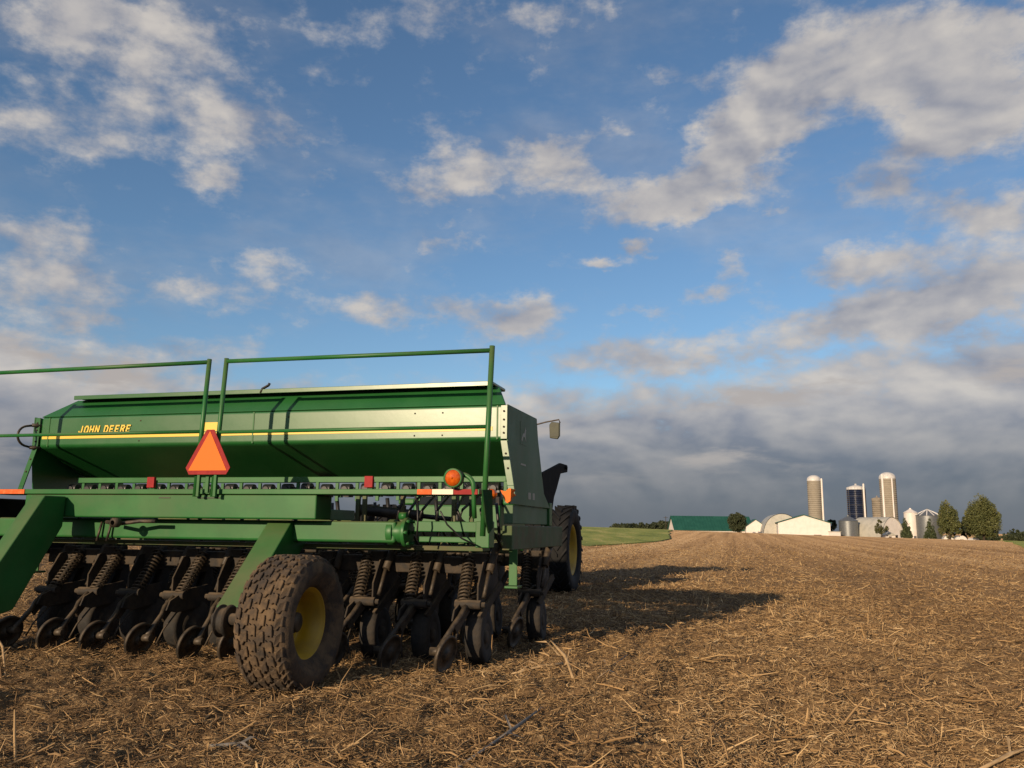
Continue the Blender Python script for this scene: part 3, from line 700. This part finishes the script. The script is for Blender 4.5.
for sx in (1, -1):
    MB().box(sx*2.30, sx*2.385, .12, 2.17, .90, 1.10).build('side_rail', 'dusty_green', dr, .008)
    MB().box(sx*2.27, sx*2.35, .27, 1.58, 1.115, 1.272).build('side_panel', 'end_skylit_green', dr, .006)
    MB().box(sx*2.28, sx*2.37, 1.60, 1.72, 1.105, 1.33).build('side_post', 'green_paint', dr, .004)
    MB().box(sx*2.35, sx*2.42, .16, .175, .62, .91).box(sx*2.33, sx*2.44, .10, .24, .60, .618).build('hanger_bracket', 'green_paint', dr, .003)
MB().box(-2.3, 2.3, 2.06, 2.18, .92, 1.08).build('front_crossbar', 'dusty_green', dr, .008)
for x in (-1.4, 0, 1.4): MB().box(x-.05, x+.05, -.27, 2.06, .97, 1.07).build('frame_member', 'dusty_green', dr, .006)
# tall tail plate, its shade put into the paint, below the right railing post
MB().prism_yz([(-.80, 1.35), (-.56, 1.36), (-.52, 1.08), (-.62, 1.04), (-.70, 1.12)], 2.40, 2.412).build('post_plate', 'shade_green', dr, .002)
for x in (-.6, .75): MB().box(x-.04, x+.04, -.34, .5, 1.13, 1.22).build('walkway_bracket', 'green_paint', dr, .004)
q = MB()
for x in (1.10, 1.16, 1.5, 1.95, 2.1): MB().box(x-.018, x+.018, -.10, -.07, .95, 1.33).build('strut', 'dusty_green', dr, .003)
pass
MB().box(-2.50, -2.29, -.42, 1.3, .78, 1.29).build('left_end_box', 'flat_black', dr, .02)  # plain black box filling the dark area at the left end
# lift cylinder, hoses
MB().tube([(1.05, .05, 1.22), (1.62, .05, 1.17)], .045, 14).tube([(1.62, .05, 1.17), (1.9, .05, 1.145)], .02, 10).build('lift_cylinder', 'black_steel', dr)
for k in range(7):
    x = 1.55+.11*k; s_ = random.uniform(-.1, .1)
    MB().tube([(x, -.15+.04*k, 1.33), (x+s_*.5, -.22, 1.22), (x+s_, -.2, 1.14), (x+s_*2, .1, 1.03), (x+s_*2.2, .3, .92)], .011, 8).build('hose', 'black_plastic', dr)
MB().tube([(2.02, -.60, 1.20), (2.06, -.55, 1.1), (2.16, -.50, 1.0), (2.26, -.46, .95)], .007, 6).build('cable', 'black_plastic', dr)
MB().tube([(1.80, -.52, 1.30), (1.815, -.53, 1.12), (1.80, -.5, .98)], .007, 6).build('cable', 'black_plastic', dr)
MB().tube([(-.95, -.60, 1.09), (-.8, -.64, 1.075), (-.6, -.62, 1.10), (-.45, -.62, 1.10)], .016, 8).lathe([(0, .02), (.01, .04), (.06, .04), (.07, .02)], (-.78, -.66, 1.085), (0, -1, 0), 12).build('hydraulic_coupling', 'worn_steel', dr)
for x in (-1.13, -1.03): MB().tube([(x+.02, -.47, 1.09), (x, -.49, .93)], .010, 8).build('rod', 'worn_steel', dr)
# flasher lamps
fl = MB().lathe([(0, .070), (.05, .070), (.06, .06), (.06, .01)][::-1], (2.15, -.70, 1.44), (0, 1, 0), 24).build('flasher_housing', 'dusty_green', dr)
MB().lathe([(.0, .062), (-.018, .055), (-.03, .034), (-.035, .002)], (2.15, -.70, 1.44), (0, 1, 0), 24).lathe([(-.03, .012), (-.038, .01), (-.04, .001)], (2.15, -.70, 1.44), (0, 1, 0), 12).build('amber_lamp', 'amber_lens', fl)
MB().lathe([(-.004, .072), (-.012, .072), (-.012, .061)], (2.15, -.70, 1.44), (0, 1, 0), 24).build('lamp_ring', 'green_paint', fl)
pts = [(2.19, -.66, 1.445)]+[(2.19+.10*math.sin(t), -.64, 1.38+.09*math.cos(t)) for t in np.linspace(0, math.pi/2, 7)]+[(2.29, -.62, 1.25), (2.29, -.60, 1.15)]
MB().tube(pts, .018, 10).build('lamp_stalk', 'green_paint', dr)
MB().lathe([(0, .002), (.005, .035), (.03, .04), (.06, .04)], (2.36, -.45, 1.335), (0, 1, 0), 16).build('amber_lamp', 'amber_lens', dr)
rb = MB(); rb.prism_xz([(2.40, 1.37), (2.44, 1.36), (2.47, 1.385), (2.515, 1.375), (2.50, 1.35), (2.52, 1.33), (2.49, 1.315), (2.48, 1.285), (2.455, 1.27), (2.435, 1.29), (2.42, 1.33)], -.30, -.27)
rb.build('marking_ribbon', 'signal_orange', dr)
# marker-arm bracket, black
MB().prism_yz([(1.47, 1.62), (2.36, 1.785), (2.72, 1.79), (2.75, 1.76), (2.73, 1.71), (2.36, 1.67), (2.16, 1.50), (2.02, 1.40), (1.90, 1.20), (1.47, 1.12)], 2.30, 2.325).tube([(2.27, 2.60, 1.752), (2.35, 2.60, 1.752)], .022, 10).build('marker_bracket', 'flat_black', dr, .003)
# hitch
MB().bar((-1.6, 2.1, .95), (-.42, 5.7, .62), .12, .12).bar((.8, 2.1, .95), (-.38, 5.7, .62), .12, .12).bar((-.4, 5.6, .62), (-.4, 6.3, .58), .1, .08).build('drawbar', 'dusty_green', dr, .006)

# carrying wheels
def tyre_mesh(Rr, wd, rim_r, blocks, rows, bh):
    t = MB(); h = wd/2
    side = [(-h*.62, rim_r), (-h*.8, rim_r+.015), (-h*1.07, (Rr+rim_r)/2), (-h*1.0, Rr-.045), (-h*.86, Rr-.014), (-h*.5, Rr-.004), (0, Rr), (h*.5, Rr-.004), (h*.86, Rr-.014), (h*1.0, Rr-.045), (h*1.07, (Rr+rim_r)/2), (h*.8, rim_r+.015), (h*.62, rim_r)]
    t.lathe(side, (0, 0, 0), (1, 0, 0), 64)
    for i in range(blocks):
        for k in range(rows):
            u0 = -1+2*k/rows; u1 = -1+2*(k+1)/rows; g = .085
            off = (.5 if k % 2 else 0)
            th = 2*math.pi*(i+off)/blocks; hw_ = 2*math.pi/blocks*.37
            sk = .55*(1 if k % 2 else -1)
            corners = []
            for (uu_, tt) in ((0, -1), (.35, -1.25), (.65, -.75), (1, -1), (1, .8), (.65, 1.05), (.35, .55), (0, .8)):
                u = u0+(u1-u0)*(g+uu_*(1-2*g)); corners.append((u*h*.97, th+tt*hw_+sk*hw_*(uu_-.5)))
            vs_ = []
            for rr2 in (-.02, bh):
                for (x, a) in corners:
                    r2 = Rr+rr2-(.016 if abs(x) > h*.82 else .003)-(x/h)**4*.012; vs_.append((x*(.97 if rr2 > 0 else 1), r2*math.sin(a), r2*math.cos(a)))
            n = len(corners); fs = [tuple(range(n, 2*n))]+[(j, (j+1) % n, n+(j+1) % n, n+j) for j in range(n)]
            t.add(vs_, [q[::-1] for q in fs])
        # side lugs
    return t
def carrying_wheel(loc, flip):
    wl = empty('wheel', loc, 0, dr)
    if flip: wl.rotation_euler = (0, 0, math.pi)
    t = tyre_mesh(.435, .375, .232, 28, 6, .017); t.build('tyre', 'dusty_rubber', wl, .003, 1)
    r = MB(); r.lathe([(.115, .246), (.125, .240), (.118, .228), (.10, .222), (.095, .208), (-.02, .205), (-.05, .200), (-.06, .19), (-.055, .12), (-.03, .09), (-.03, .02)], (0, 0, 0), (1, 0, 0), 48)
    r.lathe([(-.17, .25), (-.12, .232), (-.06, .20), (-.06, .19)], (0, 0, 0), (1, 0, 0), 48)
    r = r.build('rim', 'yellow_paint', wl)
    hb = MB(); hb.lathe([(-.04, .07), (.04, .065), (.05, .05), (.05, .001)], (0, 0, 0), (1, 0, 0), 20)
    for i in range(8):
        a = i*math.pi/4; hb.tube([(-.05, .10*math.cos(a), .10*math.sin(a)), (-.02, .10*math.cos(a), .10*math.sin(a))], .012, 6)
    hb.build('hub', 'worn_steel', wl)
    return wl
carrying_wheel((1.235, -1.30, .437), False); carrying_wheel((-2.35, -1.30, .437), True)
MB().prism_yz([(-.47, 1.12), (-1.10, .50), (-1.10, .40), (-.92, .36), (-.78, .42), (-.20, .97), (-.13, 1.12)], .50, .715).bar((.66, -.95, .43), (.66, -1.32, .43), .05, .12).build('wheel_arm', 'green_paint', dr, .010, 3)
MB().prism_yz([(-.86, 1.300), (-1.42, .50), (-1.42, .40), (-1.25, .36), (-1.05, .40), (-.64, 1.05), (-.632, 1.300)], -1.50, -1.355).build('wheel_arm', 'green_paint', dr, .010, 3)
MB().tube([(.62, -1.29, .437), (1.20, -1.29, .437)], .04, 14).build('wheel_axle', 'dirty_steel', dr)
MB().lathe([(-.05, .04), (-.05, .10), (-.03, .115), (-.02, .09), (.02, .09), (.03, .115), (.05, .10), (.05, .04)], (.70, -1.27, .42), (1, 0, 0), 24).build('wheel_hub_drum', 'dirty_steel', dr, .006)

# ------------------------------------------------------------------ row units
for y0 in (.20, 1.72):
    MB().box(-2.28, 2.20, y0, y0+.13, .70, .835).build('toolbar', 'dirty_steel', dr, .008)
def coil(p0, p1, r, wire, turns, n=14):
    p0, p1 = Vector(p0), Vector(p1); t = (p1-p0).normalized(); a = t.orthogonal().normalized(); b_ = t.cross(a); pts = []
    N_ = turns*n
    for i in range(N_+1):
        q_ = 2*math.pi*i/n; pts.append(p0+(p1-p0)*i/N_+a*math.cos(q_)*r+b_*math.sin(q_)*r)
    return MB().tube(pts, wire, 6)
def row_unit(side):
    s = side
    u = MB()
    u.box(-.07, .05, .17, .36, .66, .87)                                        # clamp on the toolbar
    u.prism_yz([(.36, .70), (.30, .52), (.05, .36), (.0, .24), (.12, .16), (.30, .20), (.40, .36), (.46, .62), (.44, .70)], -.02*s, .025*s)
    u.bar((-.03*s, .30, .50), (-.03*s, -.05, .475), .05, .07)
    u.bar((.13*s, .35, .62), (.06*s, .02, .36), .03, .06)
    u.tube([(-.12*s, -.06, .475), (.10*s, -.06, .475)], .036, 12); u.tube([(.10*s, -.06, .475), (.135*s, -.06, .475)], .022, 8)
    u = u.build('row_unit', 'dirty_steel', dr, .006)
    sp = coil((-.10*s, .20, .84), (-.06*s, -.045, .49), .046, .0085, 13).build('spring', 'worn_steel', u)
    MB().tube([(-.10*s, .22, .87), (-.06*s, -.06, .47)], .017, 8).build('spring_rod', 'dirty_steel', u)
    MB().tube([(.10*s, .32, .93), (.10*s, .24, .86), (.095*s, .13, .72)], [.036, .036, .034], 12).tube([(.095*s, .13, .72), (.09*s, .02, .52)], .017, 10).build('down_tube', 'worn_steel', u)
    dsc = MB().lathe([(-.012, .001), (-.012, .09), (-.004, .10), (-.003, .225), (.003, .228), (.004, .10), (.012, .09), (.014, .03), (.03, .03), (.03, .001)], (0, 0, 0), (1, 0, 0), 40)
    dsc.xform(Matrix.Translation((-.05*s, .17, .185)) @ Euler((0, R(-4)*s, R(7)*s)).to_matrix().to_4x4()); dsc.build('opener_disc', 'dirty_steel', u)
    gw = MB().lathe([(-.06, .10), (-.07, .125), (-.071, .185), (-.064, .203), (-.04, .212), (.04, .212), (.064, .203), (.071, .185), (.07, .125), (.06, .10)], (0, 0, 0), (1, 0, 0), 40).xform(Matrix.Translation((.015*s, .15, .205)) @ Euler((0, R(-3)*s, R(4)*s)).to_matrix().to_4x4()).build('gauge_wheel', 'gauge_rubber', u)
    MB().lathe([(.05, .112), (.062, .108), (.04, .06), (.07, .05), (.07, .001)], (.015*s, .15, .205), (s, 0, 0), 24).lathe([(-.03, .112), (-.045, .108), (-.03, .06), (-.03, .001)], (.015*s, .15, .205), (s, 0, 0), 24).build('gauge_wheel_rim', 'dirty_steel', u)
    ca = MB().tube([(-.02*s, -.06, .47), (-.03*s, -.20, .385), (-.055*s, -.26, .33), (-.09*s, -.47, .17)], [.026, .022, .020, .026], 8)
    ca.bar((-.02*s, -.05, .45), (-.05*s, -.25, .30), .02, .085); ca.tube([(-.15*s, -.485, .165), (-.045*s, -.475, .165)], .030, 12); ca = ca.build('closing_arm', 'worn_steel', u)
    cw = MB().lathe([(-.02, .001), (-.02, .04), (-.004, .045), (-.004, .118), (-.015, .128), (-.013, .142), (.008, .145), (.016, .136), (.010, .12), (.004, .118), (.004, .045), (.02, .04), (.02, .001)], (0, 0, 0), (1, 0, 0), 36)
    cw.xform(Matrix.Translation((-.03*s, -.475, .145)) @ Euler((0, R(14), R(-8))).to_matrix().to_4x4()); cw.build('closing_wheel', 'worn_steel', u)
    MB().prism_yz([(.44, .86), (.10, .80), (-.02, .62), (-.02, .50), (.12, .40), (.30, .42), (.50, .60)], .045*s, .06*s).prism_yz([(.30, .55), (.02, .52), (-.20, .44), (-.24, .36), (-.10, .33), (.2, .36)], -.085*s, -.07*s).build('mount_plate', 'dirty_steel', u, .004)
    MB().tube([(.03*s, .25, 1.32), (.045*s, .30, 1.05), (.03*s, .36, .80), (.01*s, .22, .55), (0, .12, .38)], .018, 8).build('seed_hose', 'black_plastic', u)
    MB().tube([(-.06*s, .05, .40), (-.075*s, -.10, .33), (-.05*s, -.22, .20), (-.02*s, -.26, .09)], .008, 6).build('press_wheel_link', 'worn_steel', u)
    return u
proto = {1: row_unit(1), -1: row_unit(-1)}
used = set()
rows = []
for k in range(10):
    x = 2.09-.455*k
    for rank in (0, 1):
        s = 1 if x > .2 else -1
        xx = x+(.0 if rank == 0 else .12)
        if xx > 2.33: xx = 2.33
        rows.append((xx, 0. if rank == 0 else 1.52, s))
for (x, y, s) in rows:
    if s not in used: o = proto[s]; used.add(s)
    else: o = copy_tree(proto[s], dr)
    o.location = (x, y, random.uniform(-.012, .012)); o.rotation_euler = (R(random.uniform(-1.2, 1.2)), R(random.uniform(-1, 1)), R(random.uniform(-2, 2)))

# ================================================================== tractor ahead of the drill
CA, SA = math.cos(PSI), math.sin(PSI)
tloc = (OX+(-.42)*CA+7.4*SA, OY-(-.42)*SA+7.4*CA, 0)
tr = empty('tractor', tloc, -PSI); tag(tr, 'green tractor with dual rear wheels hidden behind the seed drill', 'tractor')
def lug_tyre(Rr, wd, rim_r, n):
    t = MB(); h = wd/2
    t.lathe([(-h*.6, rim_r), (-h*.95, rim_r+.05), (-h*1.02, Rr-.14), (-h*.92, Rr-.05), (-h*.5, Rr-.03), (h*.5, Rr-.03), (h*.92, Rr-.05), (h*1.02, Rr-.14), (h*.95, rim_r+.05), (h*.6, rim_r)], (0, 0, 0), (1, 0, 0), 56)
    for i in range(n):
        for s in (-1, 1):
            a0 = 2*math.pi*(i+(.5 if s > 0 else 0))/n; vs_ = []
            for (x, da) in ((0, 0), (s*h*1.0, .30), (s*h*1.0, .36), (0, .075)):
                for rr2 in (Rr-.06, Rr): vs_.append((x, rr2*math.sin(a0+da), rr2*math.cos(a0+da)))
            t.add(vs_, [(1, 3, 5, 7), (7, 5, 3, 1), (0, 2, 3, 1), (2, 4, 5, 3), (4, 6, 7, 5), (6, 0, 1, 7)])
    return t
def tractor_wheel(x, y, Rr, wd, rim_r, flip):
    wl = empty('wheel', (x, y, Rr-.02), math.pi if flip else 0, tr)
    lug_tyre(Rr, wd, rim_r, 22).build('tyre', 'tractor_rubber', wl)
    MB().lathe([(wd*.34, rim_r+.02), (wd*.36, rim_r+.005), (wd*.32, rim_r-.02), (wd*.2, rim_r-.06), (.0, rim_r-.08), (-.03, rim_r-.14), (-.02, .2), (.03, .17), (.03, .01)], (0, 0, 0), (1, 0, 0), 48).lathe([(-wd*.46, rim_r+.02), (-wd*.2, rim_r-.06), (-.0, rim_r-.08)], (0, 0, 0), (1, 0, 0), 48).build('rim', 'yellow_paint', wl)
for x, fl_ in ((1.36, False), (1.79, False), (-1.36, True), (-1.79, True)): tractor_wheel(x, 0, .745, .31, .41, fl_)
for x, fl_ in ((.85, False), (-.85, True)): tractor_wheel(x, 2.75, .56, .36, .33, fl_)
MB().box(-.38, .38, -.5, 2.9, .55, 1.0).box(-.3, .3, -.7, -.4, .45, 1.1).build('chassis', 'black_steel', tr, .02)
MB().tube([(-1.80, 0, .745), (1.80, 0, .745)], .06, 14).build('axle', 'green_paint', tr)
MB().tube([(-.9, 2.75, .54), (.9, 2.75, .54)], .07, 12).build('axle', 'green_paint', tr)
MB().prism_yz([(1.0, 1.0), (3.3, 1.0), (3.35, 1.45), (3.2, 1.62), (1.0, 1.75)], -.42, .42).build('hood', 'green_paint', tr, .05, 3)
MB().box(-.78, .78, -.55, 1.05, 1.0, 1.45).build('cab', 'green_paint', tr, .03)
cabp = MB()
for x in (-.74, .74):
    for y in (-.5, 1.0): cabp.bar((x, y, 1.45), (x*.95, y*.97, 2.66), .07, .07)
cabp.build('cab_pillar', 'black_steel', tr)
MB().box(-.70, .70, -.50, -.485, 1.46, 2.64).build('window', 'glass', tr); MB().box(-.70, .70, .97, .985, 1.46, 2.64).build('window', 'glass', tr)
MB().box(.715, .73, -.45, .95, 1.46, 2.64).build('window', 'glass', tr); MB().box(-.73, -.715, -.45, .95, 1.46, 2.64).build('window', 'glass', tr)
MB().box(-1.0, 1.0, -.75, 1.2, 2.66, 2.86).build('roof', 'green_paint', tr, .05, 3)
for sx in (-1, 1): MB().box(sx*.945-.155, sx*.945+.155, -.45, .7, 1.45, 1.56).build('fender', 'green_paint', tr, .03)
MB().tube([(.62, 1.6, 1.6), (.62, 1.6, 2.8)], .05, 10).build('exhaust', 'black_steel', tr)
MB().box(1.10, 1.17, .30, .38, 2.86, 3.0).build('warning_light', 'amber_lens', tr, .01)
mi = MB().prism_xz([(1.42, 2.66), (1.56, 2.64), (1.60, 2.70), (1.60, 2.93), (1.45, 2.95), (1.41, 2.90)], .36, .42).build('mirror', 'mirror_back', tr, .01)
MB().box(1.43, 1.58, .352, .358, 2.68, 2.91).build('mirror_glass', 'mirror_back', mi)
MB().tube([(.95, .38, 2.84), (1.14, .38, 2.90), (1.35, .38, 2.95), (1.58, .40, 2.99), (1.60, .40, 2.93)], .013, 8).build('mirror_arm', 'worn_steel', mi)
MB().box(1.0, 1.17, .32, .38, 2.80, 2.86).build('light_bracket', 'black_steel', tr)

# ================================================================== stubble and straw on the field
def straw_mat():
    m = bpy.data.materials.new('straw'); m.use_nodes = True; T = NT(m.node_tree); b = m.node_tree.nodes['Principled BSDF']
    at_ = T.new('ShaderNodeAttribute', attribute_name='tint')
    T.put(b.inputs['Base Color'], T.ramp(at_.outputs['Fac'], [(0, (.075, .046, .024)), (.3, (.215, .13, .06)), (.6, (.425, .272, .126)), (.85, (.59, .415, .21)), (1, (.66, .51, .31))]))
    b.inputs['Roughness'].default_value = .75; b.inputs['Specular IOR Level'].default_value = .3; b.inputs['Diffuse Roughness'].default_value = .6
    MATS['straw'] = m
straw_mat()
def straw(n, dmin, dmax, half, lmin, lmax, wmin, wmax, stand, power):
    u = rng.random(n); e = 2-power
    d_ = (dmin**e+u*(dmax**e-dmin**e))**(1/e) if abs(e) > 1e-6 else dmin*(dmax/dmin)**u
    a = np.radians(rng.uniform(-half, half, n)); x, y = d_*np.sin(a), d_*np.cos(a)
    # clumpy cover: thin some places out
    q = x*math.cos(PSI)-y*math.sin(PSI); al = x*math.sin(PSI)+y*math.cos(PSI)
    row = 1.1*vnoise(q*1.25+11, al*.05)+.5*vnoise(q*3.1, al*.09+5)
    keep = (rng.random(n) > sstep(d_, 30, 95)) & ((.8*vnoise(x*1.7+3, y*1.7)+.6*vnoise(x*6+3, y*6+7)+.5*row) > rng.uniform(-1.0, .30, n))
    x, y, d_, row = x[keep], y[keep], d_[keep], row[keep]; n = len(x)
    z = height(x, y)
    L_ = rng.uniform(0, 1, n)**1.8*(lmax-lmin)+lmin; W_ = rng.uniform(wmin, wmax, n)*(1+d_/28.)
    yaw = rng.uniform(0, 2*math.pi, n); pit = np.abs(rng.normal(0, .22, n)); st = rng.random(n) < stand; pit[st] = rng.uniform(.5, 1.4, st.sum())
    rolla = rng.uniform(-1.2, 1.2, n); bend = rng.normal(0, .35, n)
    t1 = np.stack([np.cos(yaw)*np.cos(pit), np.sin(yaw)*np.cos(pit), np.sin(pit)], 1)
    yb, pb = yaw+bend, pit+rng.normal(0, .3, n); pb = np.where(st, pb, np.clip(pb, -.1, .5))
    t2 = np.stack([np.cos(yb)*np.cos(pb), np.sin(yb)*np.cos(pb), np.sin(pb)], 1)
    side = np.stack([-np.sin(yaw), np.cos(yaw), np.zeros(n)], 1); upv = np.cross(t1, side)
    wv_ = side*np.cos(rolla)[:, None]+upv*np.sin(rolla)[:, None]; hv = -side*np.sin(rolla)[:, None]+upv*np.cos(rolla)[:, None]
    p0 = np.stack([x, y, z+rng.uniform(-.005, .028, n)], 1); p1 = p0+t1*(L_*.5)[:, None]; p2 = p1+t2*(L_*.5)[:, None]
    hw_ = (W_/2)[:, None]
    def ring(p, k): return [p-wv_*hw_*k, p+hv*hw_*k*1.1, p+wv_*hw_*k]
    V = np.stack(ring(p0, .9)+ring(p1, 1.)+ring(p2, .55), 1).reshape(-1, 3)
    base = np.arange(n)[:, None]*9
    F = np.concatenate([base+np.array([q]) for q in ((0, 1, 4, 3), (1, 2, 5, 4), (2, 0, 3, 5), (3, 4, 7, 6), (4, 5, 8, 7), (5, 3, 6, 8))], 0)
    tint = np.clip(rng.beta(1.6, 2.0, n)*.95+.15*vnoise(x*.8, y*.8)+.16*row, 0, 1)
    return V, F, np.repeat(tint, 9)
for nm, args in (('straw', (270000, 2.6, 17, 41, .012, .09, .0016, .0052, .07, 1.5)), ('straw', (120000, 9, 95, 40, .05, .17, .004, .010, .12, 1.4)), ('straw', (2600, 2.6, 22, 40, .10, .30, .006, .013, .05, 1.4)), ('husk_litter', (5000, 2.6, 20, 40, .03, .11, .006, .016, .05, 1.4))):
    v, f, ti = straw(*args); tag(arr_mesh(nm, v, f, 'straw', None, ti), kind='stuff')

# larger broken cornstalks one can point to
def stalk(p0, p1, r, m, label, z0=.02, z1=.05, kink=.03):
    p0, p1 = Vector((*p0, float(height(*p0))+z0)), Vector((*p1, float(height(*p1))+z1))
    mid = (p0+p1)/2+Vector((kink, kink*.5, kink*.5)); o = empty('corn_stalk', p0)
    tag(o, label, 'corn stalk', 'broken stalks lying on the stubble')
    q = MB(); pts = [p0-p0, (p0+mid)/2-p0, mid-p0, (mid+p1)/2-p0, p1-p0]; q.tube(pts, [r, r*.95, r*1.25, r*.85, r*.6], 8); q.build('stem', m, o)
    lf = MB(); t = (p1-p0).normalized(); s_ = t.cross(Vector((0, 0, 1))).normalized()
    for k, sg in ((.35, 1), (.6, -1)):
        b0 = (p1-p0)*k; b1 = b0+t*.10+s_*sg*.07+Vector((0, 0, .05)); b2 = b0+t*.2+s_*sg*.13+Vector((0, 0, .0))
        lf = MB(); lf.add([b0-s_*.006, b0+s_*.006, b1-t*.012, b1+t*.012, b2], [(0, 1, 3, 2), (2, 3, 4)])
        l_ = lf.build('husk', m, o); sl = l_.modifiers.new('thickness', 'SOLIDIFY'); sl.thickness = .002
    return o
mat('stalk_pale', (.46, .32, .17), .7, (.32, .21, .10), 25.); mat('stalk_grey', (.16, .145, .125), .8, (.24, .21, .18), 18.)
def gp(px, py):
    k = (py-(526.8+.0122*(px-512)))/832.; D_ = CAM_H/k; return ((px-512)/832.*D_, D_)
stalk(gp(575, 674), gp(553, 664), .011, 'stalk_pale', 'pale stalk propped upright at the edge of the drill shadow', .01, .20)
stalk(gp(565, 666), gp(515, 670), .010, 'stalk_pale', 'pale stalk lying flat beside the outermost gauge wheel', .03, .03)
stalk(gp(455, 762), gp(545, 700), .008, 'stalk_grey', 'long grey weathered stalk in the middle of the near stubble', .0, .015, .07)
stalk(gp(575, 688), gp(628, 655), .007, 'stalk_grey', 'grey weathered stalk pointing at the drill shadow tip', .0, .02, -.06)
stalk(gp(960, 756), gp(1014, 746), .009, 'stalk_pale', 'straw coloured stalk in the lower right corner of the field', .03, .04)
stalk(gp(225, 738), gp(262, 736), .008, 'stalk_grey', 'short grey stalk below the big carrying wheel', .02, .03)
stalk(gp(25, 668), gp(6, 640), .008, 'stalk_pale', 'thin pale stalk leaning against the leftmost row units', .01, .14)
